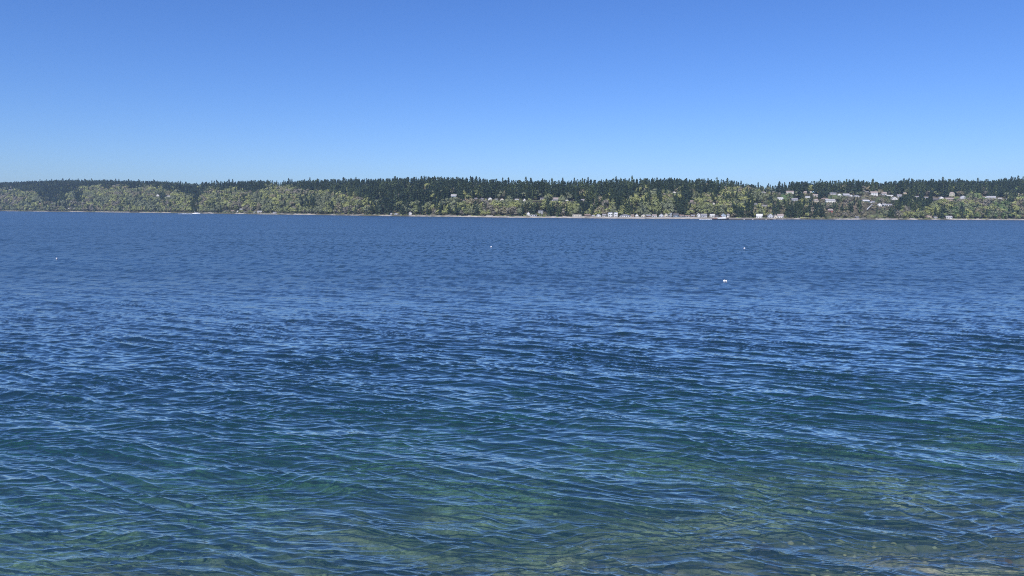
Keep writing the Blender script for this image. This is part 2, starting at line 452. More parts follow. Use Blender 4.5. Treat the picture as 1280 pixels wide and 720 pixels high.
# px, py(base), width, height (photo pixels), wall, roof, style, label
H = [
 (49, 256.5, 3.5, 2.6, 'tan', 'r_brown', 'gable', 'small tan house alone among the trees at the far left shore'),
 (64.5, 255.5, 2.5, 2.4, 'white', 'r_grey', 'front', 'small white house in trees just right of the tan one, far left'),
 (13, 238.5, 3, 2.0, 'pale', 'r_grey', 'gable', 'pale house high under the ridge at the left edge'),
 (50, 261.6, 4, 1.2, 'white', 'r_grey', 'flat', 'low white boathouse on the beach under the tan house'),
 (72, 261.8, 5, 1.2, 'white', 'r_white', 'flat', 'long low white beach cabin in the middle of the far left shore'),
 (85, 262.0, 2.6, 2.4, 'white', 'r_pale', 'front', 'taller white beach cabin with pointed gable at the far left shore'),
 (91, 262.0, 3, 1.6, 'white', 'r_grey', 'gable', 'low white cabin right beside the gabled cabin, far left shore'),
 (140, 262.4, 3, 1.5, 'pale', 'r_grey', 'gable', 'pale grey cabin by the water left of a lone white hut'),
 (153.5, 263.0, 2, 2.2, 'white', 'r_white', 'front', 'lone narrow white hut at the waterline, far left shore'),
 (163, 237, 4, 1.4, 'white', 'r_pale', 'gable', 'white house peeking out under the ridge conifers, left part'),
 (170, 236.6, 3.5, 1.5, 'pale', 'r_grey', 'gable', 'pale roof just right of the white house under the left ridge'),
 (197, 247, 4.5, 5.0, 'white', 'r_grey', 'front', 'tall narrow white house halfway up the slope above the speedboat wake'),
 (211, 246.8, 7, 2.4, 'cream', 'r_white', 'gable', 'wide house with bright roof right of the tall white house'),
 (216.5, 241.8, 4, 1.6, 'grey', 'r_pale', 'gable', 'grey house above and right of the bright-roofed house'),
 (226, 244.3, 4, 1.8, 'white', 'r_grey', 'gable', 'white house in trees up the slope above the speedboat'),
 (249, 238.0, 3, 1.5, 'cream', 'r_grey', 'gable', 'cream house in the saddle of the ridge above the speedboat'),
 (281, 265.0, 5, 1.3, 'white', 'r_white', 'flat', 'low white boathouse at the waterline right of the speedboat'),
 (290, 265.2, 4, 2.4, 'grey', 'r_brown', 'gable', 'grey boathouse with brown roof in the cluster right of the speedboat'),
 (296, 265.4, 2.5, 2.6, 'white', 'r_grey', 'front', 'narrow white gabled boathouse in the cluster right of the speedboat'),
 (301, 263.2, 3.2, 2.4, 'white', 'r_pale', 'gable', 'white cottage standing up behind the boathouses'),
 (306, 265.6, 4, 1.6, 'tan', 'r_dark', 'gable', 'tan boathouse with dark roof, right end of its cluster'),
 (318, 265.7, 3, 1.8, 'white', 'r_grey', 'front', 'small white hut between the boathouse cluster and the double cabin'),
 (324, 266.0, 6.5, 2.6, 'white', 'r_pale', 'gable', 'white double cabin on the beach below the pale green trees'),
 (343, 266.6, 4.5, 1.6, 'pale', 'r_pale', 'gable', 'pale hut by the water right of the white double cabin'),
 (433.5, 246.5, 2.6, 2.2, 'white', 'r_white', 'front', 'single white house glinting among dark conifers, left of the clearing'),
 (414, 245.3, 3, 1.4, 'grey', 'r_pale', 'gable', 'grey roof in the conifers left of the single white house'),
 (489, 269.6, 2.2, 1.6, 'white', 'r_pale', 'gable', 'tiny pale shed on the beach left of the conical-roofed cabin'),
 (495.5, 269.8, 5, 2.2, 'pale', 'r_pale', 'hip', 'pale low cabin on the beach left of the white A-frame'),
 (513, 270.3, 4, 3.9, 'white', 'r_white', 'front', 'white A-frame cabin alone on the beach below the clearing'),
 (567, 247.2, 8, 4.6, 'blue', 'r_pale', 'gable', 'large blue-grey house on the bluff above the bare tan bank'),
 (595, 249.4, 4, 2.2, 'brown', 'r_grey', 'gable', 'brown house at the bluff edge, first right of the bare bank'),
 (603, 249.6, 6, 2.3, 'grey', 'r_grey', 'hip', 'grey hip-roofed house on the bluff, second right of the bare bank'),
 (612.5, 250.6, 6, 4.4, 'white', 'r_grey', 'front', 'white gabled house on the bluff edge behind a tree'),
 (620.5, 250.6, 4, 2.4, 'pale', 'r_grey', 'gable', 'low pale house between two gabled houses on the bluff'),
 (627.5, 251.3, 5.5, 3.8, 'cream', 'r_pink', 'front', 'cream house with steep pinkish gable on the bluff edge'),
 (646, 251.0, 5.5, 2.6, 'white', 'r_pale', 'gable', 'white house on the bluff, left of the small tall white one'),
 (655.5, 251.6, 3, 4.0, 'white', 'r_grey', 'front', 'small tall white house on the bluff left of the dark flat roof'),
 (677.5, 249.6, 5, 2.8, 'white', 'r_grey', 'gable', 'white house behind the dark flat-roofed house on the bluff'),
 (672, 253.4, 14, 2.2, 'brown', 'r_dark', 'flat', 'long dark brown flat-roofed house on the bluff edge'),
 (694, 251.6, 12, 5.2, 'pale', 'r_pink', 'gable', 'widest pale house on the central bluff with big faded roof'),
 (708.5, 252.2, 5, 3.6, 'white', 'r_white', 'front', 'white gabled house right of the widest pale bluff house'),
 (715, 252.0, 5, 2.6, 'cream', 'r_brown', 'gable', 'cream house with brown roof between two white bluff houses'),
 (728, 251.6, 5.5, 3.0, 'white', 'r_grey', 'gable', 'last white house on the central bluff, right of the cream one'),
 (660.5, 269.6, 4.5, 4.6, 'white', 'r_white', 'front', 'white steep-gabled beach cabin left of a long grey roof'),
 (676, 267.4, 7.5, 4.8, 'grey', 'r_grey', 'shed', 'grey house with sloping roof set back behind the beach'),
 (667, 271.2, 9, 1.6, 'pale', 'r_white', 'flat', 'long low white boathouse on the central beach'),
 (721.5, 271.2, 13, 3.4, 'cream', 'r_brown', 'flat', 'long single-storey beach house with row of dark windows'),
 (735, 271.2, 8, 3.4, 'brown', 'r_brown', 'gable', 'brown beach house with low brown roof, third from the beach row left'),
 (742, 271.6, 3.4, 1.5, 'tan', 'r_pale', 'gable', 'small tan shed on the beach right of the brown house'),
 (749, 271.4, 6, 3.4, 'white', 'r_white', 'front', 'bright white beach cottage left of the two-storey houses'),
 (756, 271.4, 5, 3.8, 'cream', 'r_grey', 'gable', 'cream beach cottage beneath the pale yellow tree'),
 (763.5, 271.3, 5.5, 6.0, 'white', 'r_grey', 'shed', 'two-storey white and grey beach house, left of the pair'),
 (770.5, 271.3, 4.5, 6.0, 'white', 'r_white', 'shed', 'two-storey white beach house with tilted roof, right of the pair'),
 (782.5, 271.5, 14, 3.6, 'white', 'r_grey', 'hip', 'long white beach house with wide grey hip roof'),
 (791, 271.4, 4, 3.4, 'tan', 'r_brown', 'gable', 'tan beach house between the long hip roof and a white cottage'),
 (796.5, 271.4, 4.5, 4.2, 'white', 'r_grey', 'front', 'white gabled beach cottage right of the long hip-roofed house'),
 (804.5, 271.5, 6, 4.0, 'cream', 'r_grey', 'front', 'cream gabled beach house, left one of the central beach row'),
 (811.5, 271.6, 6, 3.4, 'brown', 'r_grey', 'gable', 'brown low beach house with grey roof in the central row'),
 (819, 271.6, 6, 3.6, 'white', 'r_pink', 'gable', 'white beach house with faded pink roof in the central row'),
 (827, 271.6, 6.5, 4.6, 'pale', 'r_pale', 'front', 'pale rounded-looking beach house left of the yellow-cream one'),
 (833, 271.6, 4.5, 4.8, 'cream', 'r_white', 'front', 'yellow-cream gabled beach house beside the white-roofed one'),
 (838.5, 271.4, 5, 5.4, 'grey', 'r_white', 'shed', 'taller grey beach house with bright white roof edge'),
 (845.5, 271.4, 7, 4.6, 'blue', 'r_dark', 'gable', 'blue-grey beach house with dark roof in the central row'),
 (853, 271.6, 6, 3.2, 'grey', 'r_brown', 'gable', 'grey beach house half hidden by shrubs, right of the blue-grey one'),
 (860, 271.8, 7, 2.8, 'white', 'r_brown', 'gable', 'low white beach house with brown roof behind the workboat wake'),
 (867, 271.8, 5, 3.4, 'tan', 'r_grey', 'gable', 'tan beach house left of the big white one'),
 (874.5, 271.8, 3.4, 5.0, 'white', 'r_white', 'front', 'bright white gabled wing at the left of the big pale house'),
 (880.5, 271.8, 8.5, 4.6, 'pale', 'r_grey', 'gable', 'big pale grey beach house with many windows'),
 (891, 271.8, 7, 4.6, 'white', 'r_brown', 'shed', 'white beach house with sloping roof above the workboat bow'),
 (897, 272.0, 4, 2.8, 'cream', 'r_dark', 'gable', 'small cream beach house directly behind the workboat'),
 (905, 271.8, 7, 5.2, 'blue', 'r_pale', 'front', 'blue-green gabled beach house behind the workboat cabin'),
 (911, 271.8, 3, 4.4, 'white', 'r_grey', 'gable', 'narrow white beach house, right end of the central row'),
 (843, 242.3, 6, 3.4, 'white', 'r_pale', 'front', 'white house high on the slope above the grey beach house'),
 (865, 253.5, 5.5, 3.2, 'pale', 'r_pink', 'gable', 'pale house on the bluff top beside a bright green patch'),
 (892, 256.4, 5, 3.6, 'white', 'r_grey', 'front', 'white house on the bluff between round pale trees'),
 (954, 241.6, 8.5, 3.6, 'white', 'r_pale', 'hip', 'white hip-roofed house high on the slope left of the lawn'),
 (945, 256.6, 4, 2.4, 'white', 'r_grey', 'gable', 'small white house mid-slope in dark trees left of the lawn'),
 (956, 259.0, 6, 2.2, 'grey', 'r_grey', 'gable', 'grey house mid-slope right of the small white one'),
 (950, 273.0, 8, 5.0, 'white', 'r_white', 'gable', 'white beach house with stepped bright roofs behind the sandspit'),
 (964, 273.0, 7.5, 5.6, 'pale', 'r_grey', 'front', 'pale gabled beach house left of the cream one near the pier'),
 (970.5, 273.0, 4, 4.2, 'cream', 'r_grey', 'front', 'small cream beach house between two larger ones near the pier'),
 (976.5, 272.8, 8, 5.0, 'white', 'r_pink', 'gable', 'white two-level beach house beside the dark pier'),
 (967, 240.8, 8.5, 3.6, 'pale', 'r_grey', 'hip', 'pale house with grey hip roof high left of the lawn'),
 (987, 242.0, 11, 3.8, 'white', 'r_pink', 'gable', 'long white house with dark windows standing above the green lawn'),
 (975.5, 249.8, 8, 3.2, 'white', 'r_white', 'gable', 'bright white house left of and below the green lawn'),
 (993.5, 251.6, 9, 4.4, 'pale', 'r_grey', 'gable', 'pale grey house below the lawn beside dark conifers'),
 (1006, 242.6, 5, 4.0, 'tan', 'r_pink', 'gable', 'pinkish tan house at the top right of the lawn'),
 (1009.5, 248.4, 7, 3.6, 'pale', 'r_grey', 'shed', 'pale house with slanting grey roof right of dark conifers'),
 (1013.5, 241.6, 2.2, 3.0, 'white', 'r_white', 'front', 'tiny tall white house under the ridge conifers'),
 (1019, 245.6, 7, 3.2, 'white', 'r_pink', 'gable', 'white house with faded roof just below the tiny tall one'),
 (1020.5, 253.0, 7.5, 5.0, 'cream', 'r_pink', 'hip', 'cream house with hipped shake roof left of the big white one'),
 (1031, 250.4, 9, 3.0, 'brown', 'r_brown', 'gable', 'long brown house behind the big white hillside house'),
 (1038.5, 253.4, 14, 5.0, 'white', 'r_pale', 'gable', 'big bright white house over the lower lawn'),
 (1041, 243.4, 9, 2.8, 'pale', 'r_grey', 'gable', 'pale house with long roof just below the right ridge'),
 (1049, 245.4, 5.5, 4.0, 'white', 'r_grey', 'front', 'white gabled house right of the long pale roof'),
 (1058, 246.0, 9, 4.4, 'grey', 'r_pale', 'gable', 'grey house with bright roof beneath the right ridge'),
 (1064, 246.6, 4, 3.4, 'white', 'r_white', 'front', 'small white gabled house between two grey-roofed ones'),
 (1071, 246.8, 9, 3.4, 'white', 'r_grey', 'hip', 'white house with grey hip roof right of the small gabled one'),
 (1083, 241.0, 5, 1.8, 'white', 'r_grey', 'gable', 'small white house highest up beneath the ridge conifers'),
 (1092.5, 244.8, 10, 6.0, 'white', 'r_pink', 'gable', 'large white house with broad pinkish roof near the hilltop'),
 (1104.5, 244.0, 8, 4.4, 'pale', 'r_pink', 'gable', 'pale house with pinkish roof right of the large white one'),
 (1112, 246.0, 9.5, 2.8, 'white', 'r_white', 'flat', 'long bright white flat-roofed house on the right hillside'),
 (1118.5, 250.6, 9, 5.0, 'white', 'r_pale', 'front', 'bright white gabled house below the flat-roofed one'),
 (1124, 246.6, 6, 4.0, 'pale', 'r_grey', 'gable', 'pale house next to the flat-roofed one, right hillside'),
 (1131, 243.6, 5, 4.0, 'tan', 'r_pale', 'front', 'tan house half hidden by conifers near the right hilltop'),
 (1083, 252.6, 10, 3.2, 'blue', 'r_white', 'gable', 'pale blue house with bright eave below the large white house'),
 (1091, 254.0, 7, 3.4, 'pale', 'r_grey', 'hip', 'grey hip-roofed house right of the pale blue one'),
 (1100, 258.0, 5.5, 4.4, 'white', 'r_white', 'front', 'sharp white gabled house above the diagonal hillside tram'),
 (1106, 257.6, 5, 3.4, 'blue', 'r_pale', 'gable', 'pale blue house right beside the sharp white gable'),
 (1112, 257.8, 8, 3.2, 'white', 'r_grey', 'gable', 'white house, last in the row above the diagonal tram'),
 (1039, 265.0, 7, 4.0, 'red', 'r_pink', 'gable', 'barn-red house low on the slope among bare shrubs'),
 (1146, 247.4, 5, 2.6, 'white', 'r_grey', 'gable', 'white house among the dark conifers of the right hillside'),
 (1158, 248.4, 6, 2.4, 'pale', 'r_grey', 'gable', 'pale low house right of the white one in dark conifers'),
 (1170, 251.4, 9, 3.4, 'brown', 'r_dark', 'gable', 'dark brown house at the bluff edge left of the big shake roof'),
 (1177, 249.4, 6, 4.0, 'white', 'r_pale', 'front', 'white gabled house left of the big shake roof'),
 (1189.5, 245.6, 7, 6.4, 'cream', 'r_pink', 'hip', 'tall cream house behind the big shake roof, right hillside'),
 (1188, 252.0, 13, 5.4, 'tan', 'r_pink', 'gable', 'house with the biggest beige shake roof on the right bluff'),
 (1203.5, 249.8, 9, 6.0, 'pale', 'r_pale', 'front', 'big pale house with arched gable on the right bluff'),
 (1239, 249.0, 12, 4.4, 'white', 'r_pale', 'gable', 'long white house with pale blue roof near the right edge'),
 (1231.5, 248.6, 4, 2.8, 'white', 'r_white', 'front', 'small white wing at the left of the long white house'),
 (1250, 249.4, 5, 2.2, 'white', 'r_white', 'gable', 'small white shed right of the long white house'),
 (1258, 249.6, 4, 1.6, 'pale', 'r_grey', 'flat', 'low pale garage near the right edge of the bluff'),
 (1163, 272.6, 7, 3.6, 'tan', 'r_pink', 'front', 'tan cabin on the beach at the foot of the right bluff'),
 (1171, 273.0, 4, 1.6, 'pale', 'r_pale', 'gable', 'low pale hut beside the tan beach cabin'),
 (1188, 273.4, 8, 3.4, 'white', 'r_pale', 'gable', 'white beach cabin at the foot of the right bluff'),
 (1073, 273.0, 4, 1.6, 'grey', 'r_grey', 'gable', 'small grey boathouse on the beach below bare brown trees'),
 (925, 254.6, 3, 2.0, 'pale', 'r_pale', 'gable', 'pale roof in the trees above the sandspit'),
 (800, 248.6, 3, 2.6, 'white', 'r_grey', 'front', 'little white house in trees on the slope above the central beach'),
]
for row in H:
    px, py = row[0], row[1]
    sh = float(proj(*[float(v) for v in world(px, 0.0)], 0.5)[1])
    near = py > sh - 4.2
    grp = 'houses along the far beach' if near else 'houses on the far hillside'
    if near and row[4] in ():
        pass
    row = list(row); row[2] *= 0.86 if near else 0.80; row[3] *= 0.95 if near else 0.88
    make_house(*row[:8], smin=17 if near else 30, group=grp)

_s = find_s(1090.5, 259, 16)
HOUSES_KEEP.append((1087, 265.5, 6, float(world(1090.5, _s)[1]), _s, 2))      # the hillside tram stays in view too
# ------------------------------------------------------------------ trees
TRI = lambda n: np.arange(n * 3).reshape(-1, 3)

def leaf_tris(cent, nrm, size, jit, g):
    """one ragged triangle per centre, facing roughly nrm"""
    n = len(cent)
    nrm = nrm + g.normal(0, jit, (n, 3))
    nrm /= np.linalg.norm(nrm, axis=1, keepdims=True) + 1e-9
    a = np.cross(nrm, g.normal(size=(n, 3))); a /= np.linalg.norm(a, axis=1, keepdims=True) + 1e-9
    b = np.cross(nrm, a)
    out = np.empty((n, 3, 3))
    for k in range(3):
        t = 2 * np.pi * k / 3 + g.uniform(-0.4, 0.4, n)
        r = size * g.uniform(0.7, 1.3, n)
        out[:, k] = cent + a * (np.cos(t) * r)[:, None] + b * (np.sin(t) * r)[:, None]
    return out.reshape(-1, 3)

def conifer(seed, n=110):
    g = np.random.default_rng(seed)
    h = 28.0; rad = g.uniform(4.2, 5.8)
    t = g.uniform(0, 1, n) ** 0.85            # 0 bottom .. 1 top
    z = h * (0.12 + 0.88 * t)
    tier = 0.75 + 0.25 * np.sin(z * 2.1 + seed)
    r = rad * (1 - t) ** 0.68 * tier * g.uniform(0.45, 1.05, n) + 0.15
    th = g.uniform(0, 2 * np.pi, n)
    lop = 1 + 0.3 * np.sin(th + seed)
    c = np.stack([r * np.cos(th) * lop, r * np.sin(th) * lop, z - 0.25 * r], 1)
    nr = np.stack([np.cos(th), np.sin(th), np.full(n, 0.55)], 1)
    v = leaf_tris(c, nr, 2.0 - 1.05 * t, 0.45, g)
    v[-3:] = [(-0.8, 0, h - 2.6), (0.8, 0.1, h - 2.4), (0, 0, h + 0.3)]
    return v

def broadleaf(seed, n=330):
    g = np.random.default_rng(seed)
    lobes = g.integers(5, 8)
    lc = np.stack([g.uniform(-3.6, 3.6, lobes), g.uniform(-3.6, 3.6, lobes), g.uniform(5.5, 11.5, lobes)], 1)
    lc[0] = (0, 0, 12.5)
    lr = g.uniform(2.2, 3.8, lobes)
    k = g.integers(0, lobes, n)
    d = g.normal(size=(n, 3)); d[:, 2] = d[:, 2] * 0.8 + 0.15
    d /= np.linalg.norm(d, axis=1, keepdims=True)
    c = lc[k] + d * (lr[k] * g.uniform(0.6, 1.06, n))[:, None]
    return leaf_tris(c, d + 0.5 * (c - np.array([0, 0, 7.0])) / 5, g.uniform(0.65, 1.1, n), 0.15, g)

def shrub(seed, n=60):
    g = np.random.default_rng(seed)
    d = g.normal(size=(n, 3)); d[:, 2] = np.abs(d[:, 2]); d /= np.linalg.norm(d, axis=1, keepdims=True)
    c = d * np.array([3.2, 3.2, 2.8]) * g.uniform(0.5, 1.05, n)[:, None]
    return leaf_tris(c, d, g.uniform(0.6, 1.1, n), 0.4, g)

CON = [conifer(i) for i in range(6)]
BRD = [broadleaf(20 + i) for i in range(7)]
SHR = [shrub(50 + i) for i in range(4)]
C_COL = {'dark green': (0.034, 0.056, 0.028), 'blue green': (0.040, 0.064, 0.040), 'mid green': (0.072, 0.100, 0.042)}
B_COL = {'olive green': (0.235, 0.265, 0.110), 'yellow green': (0.330, 0.355, 0.135), 'grey green': (0.200, 0.225, 0.130),
         'budding brown': (0.270, 0.245, 0.155), 'fresh green': (0.155, 0.225, 0.085), 'bare greyish': (0.245, 0.230, 0.180)}

BX = [0, 20, 40, 60, 80, 100, 160, 200, 230, 250, 262, 320, 345, 380, 395, 410, 440, 470, 480, 490, 520, 535, 560, 590, 640, 690, 710, 730, 745, 775, 800, 850, 862, 870, 895, 910, 940, 960, 990, 1000, 1020, 1040, 1060, 1100, 1120, 1130, 1160, 1170, 1175, 1200, 1210, 1240, 1280]
BY = [237, 236, 240, 249, 247, 235, 233, 236, 240, 248, 235, 240, 230, 237, 242, 238, 245, 250, 254, 256, 255, 253, 249, 245, 247, 246, 244, 255, 250, 252, 238, 239, 254, 240, 246, 236, 231, 231, 235, 241, 244, 240, 238, 237, 241, 256, 257, 249, 243, 240, 243, 243, 245]
CL = [(70, 247, 16, 8), (100, 246, 6, 7), (244, 256, 6, 10), (204, 246, 3, 5), (305, 250, 3, 6), (380, 250, 6, 10), (392, 252, 5, 8), (472, 256, 9, 12),
      (488, 258, 8, 11), (502, 258, 9, 12), (525, 255, 9, 12), (550, 252, 9, 10), (576, 252, 4, 5), (595, 257, 6, 9), (657, 262, 4, 6), (668, 258, 6, 6), (690, 262, 10, 5), (704, 264, 6, 6),
      (732, 254, 8, 10), (742, 257, 6, 8), (764, 250, 5, 6), (775, 254, 8, 10), (785, 260, 6, 6), (808, 246, 4, 9), (824, 250, 4, 9), (846, 256, 6, 9), (857, 252, 7, 12), (852, 262, 7, 7), (875, 246, 5, 6), (893, 250, 5, 5),
      (912, 250, 10, 5), (925, 262, 10, 8), (937, 260, 7, 10), (948, 254, 6, 5), (935, 245, 8, 5), (988, 262, 6, 7), (974, 258, 4, 5), (997, 260, 7, 8), (997, 240, 5, 6), (1012, 250, 5, 10), (1015, 262, 6, 10), (1026, 262, 5, 8), (1030, 268, 5, 4),
      (1006, 262, 5, 6), (1048, 248, 2, 5), (1026, 243, 3, 4), (1066, 260, 3, 3), (1102, 252, 2, 3), (1125, 252, 8, 10), (1138, 254, 9, 10), (1150, 256, 7, 9), (1160, 252, 6, 8), (1175, 268, 7, 5), (1115, 266, 4, 4), (1152, 244, 8, 6), (1192, 248, 2, 4), (1262, 250, 8, 4), (1205, 266, 5, 4), (5, 232, 10, 4)]
OPEN = [p for p in PATCH if p[4] != (0.17, 0.13, 0.10)]

sp = 8.0
cand = []
for si in np.arange(12, 720, sp):
    pxs = []
    p = -360.0
    while p < 1620:
        pxs.append(p)
        p += sp / (D0(p) + si) * F
    cand.append(np.stack([np.array(pxs), np.full(len(pxs), si)], 1))
cand = np.concatenate(cand)
n0 = len(cand)
cand[:, 1] += rng.uniform(-4, 4, n0)
cand[:, 0] += rng.uniform(-4, 4, n0) / (D0(cand[:, 0]) + cand[:, 1]) * F
px, s = cand[:, 0], cand[:, 1]
keep = (s < ridge_s(px) + 90) & (s > np.interp(px, [0, 600, 660, 720, 930, 960, 1000, 1060], [12, 12, 24, 46, 46, 40, 20, 12]))
px, s = px[keep], s[keep]
x, y = world(px, s); z = ground_z(px, s)
_, yb = proj(x, y, z)
m_px = F / y
bnd = np.interp(px, BX, BY) + 12 * (fbm(px / 9, s / 30, 77, 3) - 0.5) - 1.0
ymid = yb - 14 * m_px
is_con = (ymid < bnd) | (s > ridge_s(px) - 45)
flip = rng.random(len(px))
is_con = np.where(is_con, flip < 0.86, flip > 0.86)
incl = np.zeros(len(px), bool)
for cx, cy, rx, ry in CL:
    incl |= np.hypot((px - cx) / rx, (yb - 10 * m_px - cy) / ry) < 0.95
is_con |= incl & (rng.random(len(px)) < np.where((px > 465) & (px < 560), 0.55, 0.8))
# keep the open ground open
dens = np.ones(len(px))
for cx, cy, rx, ry, c in OPEN:
    dens[(np.hypot((px - cx) / (rx + 1), (yb - cy) / (ry + 0.5)) < 1) & (s < ridge_s(px) - 60)] = 0.03
right = (px > 955) & (px < 1125) & ~incl & (ymid > 233) & (s < ridge_s(px) - 50)
dens[right] *= 0.62
dens = np.where(is_con, dens, dens * 0.9)
keep = rng.random(len(px)) < dens
# kinds and sizes
px, s, x, y, z, yb, m_px, is_con, right, bnd, ymid = [a[keep] for a in (px, s, x, y, z, yb, m_px, is_con, right, bnd, ymid)]
n = len(px)
scale = np.where(is_con, rng.uniform(0.60, 1.06, n), rng.uniform(0.75, 1.3, n))
scale = np.where(is_con & (ymid > bnd), scale * 0.8, scale)
scale = np.where(right & ~is_con, scale * rng.uniform(0.4, 0.8, n), scale)
scale = np.where(is_con & (rng.random(n) < 0.05), scale * 1.22, scale)
low = (yb > proj(x, D0(px), np.full(n, 2.0))[1] - 5) & ~is_con
scale = np.where(low, scale * rng.uniform(0.6, 1.0, n), scale)
full_h = np.where(is_con, 28.5, 15.0)
# houses stay in view: shorten or drop what would stand in front of them
drop = np.zeros(n, bool)
for hx, hy, hw_, hd, hs, dd in HOUSES_KEEP:
    near = (np.abs(px - hx) < hw_ / 2 + 3.5 * m_px + 0.3)
    front = near & (y < hd + 1) & (y > hd - 400)
    allow = (yb - (hy - 1.5)) / (full_h * m_px)
    over = front & (scale > allow)
    scale = np.where(over & (allow > 0.25), allow * 0.97, scale)
    drop |= over & (allow <= 0.25)
    drop |= near & (y >= hd + 1) & (y < hd + dd + 3.5)
keep = ~drop & (scale > 0.2)
px, s, x, y, z, yb, m_px, is_con, scale, full_h, bnd, ymid = [a[keep] for a in (px, s, x, y, z, yb, m_px, is_con, scale, full_h, bnd, ymid)]
n = len(px)
# how much of each tree stands clear of the nearer ones, in photo pixels
order = np.argsort(y)
hz = np.full(2200 * 2, 1e9)
vis = np.zeros(n)
half = np.where(is_con, 2.6, 5.6) * scale * m_px
topy = yb - full_h * scale * m_px
for i in order:
    a = int((px[i] - half[i] + 400) * 2); b = max(a + 1, int((px[i] + half[i] + 400) * 2) + 1)
    a = max(a, 0)
    seg = hz[a:b]
    if not len(seg): continue
    vis[i] = np.clip(np.minimum(seg, yb[i]) - topy[i], 0, None).sum() / 2
    if px[i] < -5 or px[i] > 1285: vis[i] *= 0.01
    np.minimum(seg, topy[i] + (1.2 if is_con[i] else 0.6), out=seg)
keep = (vis > 0.0)
px, s, x, y, z, yb, m_px, is_con, scale, full_h, vis, bnd, ymid, topy = [a[keep] for a in (px, s, x, y, z, yb, m_px, is_con, scale, full_h, vis, bnd, ymid, topy)]
n = len(px)
rot = rng.uniform(0, 2 * np.pi, n)
shape = rng.integers(0, 1000, n)
tone = fbm(px / 16, s / 40, 91, 2) + rng.normal(0, 0.10, n)
ckeys, bkeys = list(C_COL), list(B_COL)
colk = []
for i in range(n):
    if is_con[i]:
        colk.append(ckeys[0] if tone[i] < 0.5 else ckeys[1] if tone[i] < 0.62 else ckeys[2])
    else:
        t = tone[i]
        if 1015 < px[i] < 1125 and t > 0.42: colk.append('budding brown' if flip[i % len(flip)] < 0.6 else 'bare greyish')
        elif px[i] > 1180 and t < 0.5: colk.append('fresh green' if flip[i % len(flip)] < 0.45 else 'grey green')
        else: colk.append('grey green' if t < 0.40 else 'olive green' if t < 0.52 else 'yellow green' if t < 0.66 else 'budding brown' if t < 0.75 else 'bare greyish')
rank = np.zeros(n, bool)
for kind in (True, False):
    ids = np.where(is_con == kind)[0]
    rank[ids[np.argsort(-vis[ids])[:296]]] = True
print('TREES', n, 'conifers', int(is_con.sum()), 'individual', int(rank.sum()))

ZONE = [(-100, 45, 'at the far left end of the shore'), (45, 110, 'around the small far left beach cabins'), (110, 185, 'left of the tall white house'),
        (185, 232, 'around the tall white house'), (232, 275, 'directly behind the white speedboat'), (275, 335, 'behind the boathouses'),
        (335, 400, 'on the pale green spur'), (400, 460, 'left of the grassy clearing'), (460, 505, 'bordering the grassy clearing'), (505, 550, 'around and below the grassy clearing'),
        (550, 600, 'around the blue-grey bluff house'), (600, 645, 'below and above the gabled bluff houses'), (645, 690, 'left of the widest bluff house'), (690, 740, 'around the widest bluff house'),
        (740, 800, 'behind the left beach houses'), (800, 850, 'behind the middle beach row'), (850, 900, 'behind the big pale beach house'), (900, 950, 'behind the sandspit'),
        (950, 1000, 'around the green hillside lawn'), (1000, 1050, 'around the big white hillside house'), (1050, 1100, 'left of the diagonal hillside tram'), (1100, 1150, 'right of the diagonal hillside tram'),
        (1150, 1200, 'around the big shake roof on the right'), (1200, 1245, 'around the bare tan bank on the right'), (1245, 1400, 'at the right edge of the shore')]
def tree_label(i):
    zn = [t for a, b, t in ZONE if a <= px[i] < b][0]
    sh = hor(px[i]) + CAM_H / float(D0(px[i])) * F
    frac = (sh - yb[i]) / (sh - float(np.interp(px[i], TOPX, TOPY)))
    band = 'on the ridge' if frac > 0.6 else 'halfway up the slope' if frac > 0.25 else 'near the beach'
    kd = 'conifer' if is_con[i] else 'broadleaf tree'
    return f'{colk[i]} {kd} {band} {zn}', f'{colk[i]} {"conifers" if is_con[i] else "broadleaf trees"} {band} {zn}'

tmesh = {}
def crown_mesh(con, k, ck):
    key = (con, k, ck)
    if key not in tmesh:
        v = CON[k] if con else BRD[k]
        g = np.random.default_rng(k + 5)
        c = np.array(C_COL[ck] if con else B_COL[ck]) * np.repeat(g.uniform(0.82, 1.2, len(v) // 3), 3)[:, None]
        tmesh[key] = np_mesh('crown', v, TRI(len(v) // 3), M['leaf'], False, c)
    return tmesh[key]
trunk_c = MB().tube((0, 0, -2), (0, 0, 27), 0.42, 0.06, 6)
for a in range(5): trunk_c.tube((0, 0, 4 + a * 4), (1.6 * math.cos(a * 2.4), 1.6 * math.sin(a * 2.4), 4.6 + a * 4), 0.10, 0.03, 4)
trunk_c = trunk_c.mesh('trunk', M['bark'])
trunk_b = MB().tube((0, 0, -2), (0, 0, 6), 0.35, 0.22, 6)
for a in range(5): trunk_b.tube((0, 0, 3.5 + a * 0.6), (2.6 * math.cos(a * 1.3), 2.6 * math.sin(a * 1.3), 9 + a * 0.7), 0.16, 0.05, 5)
trunk_b = trunk_b.mesh('trunk', M['bark'])

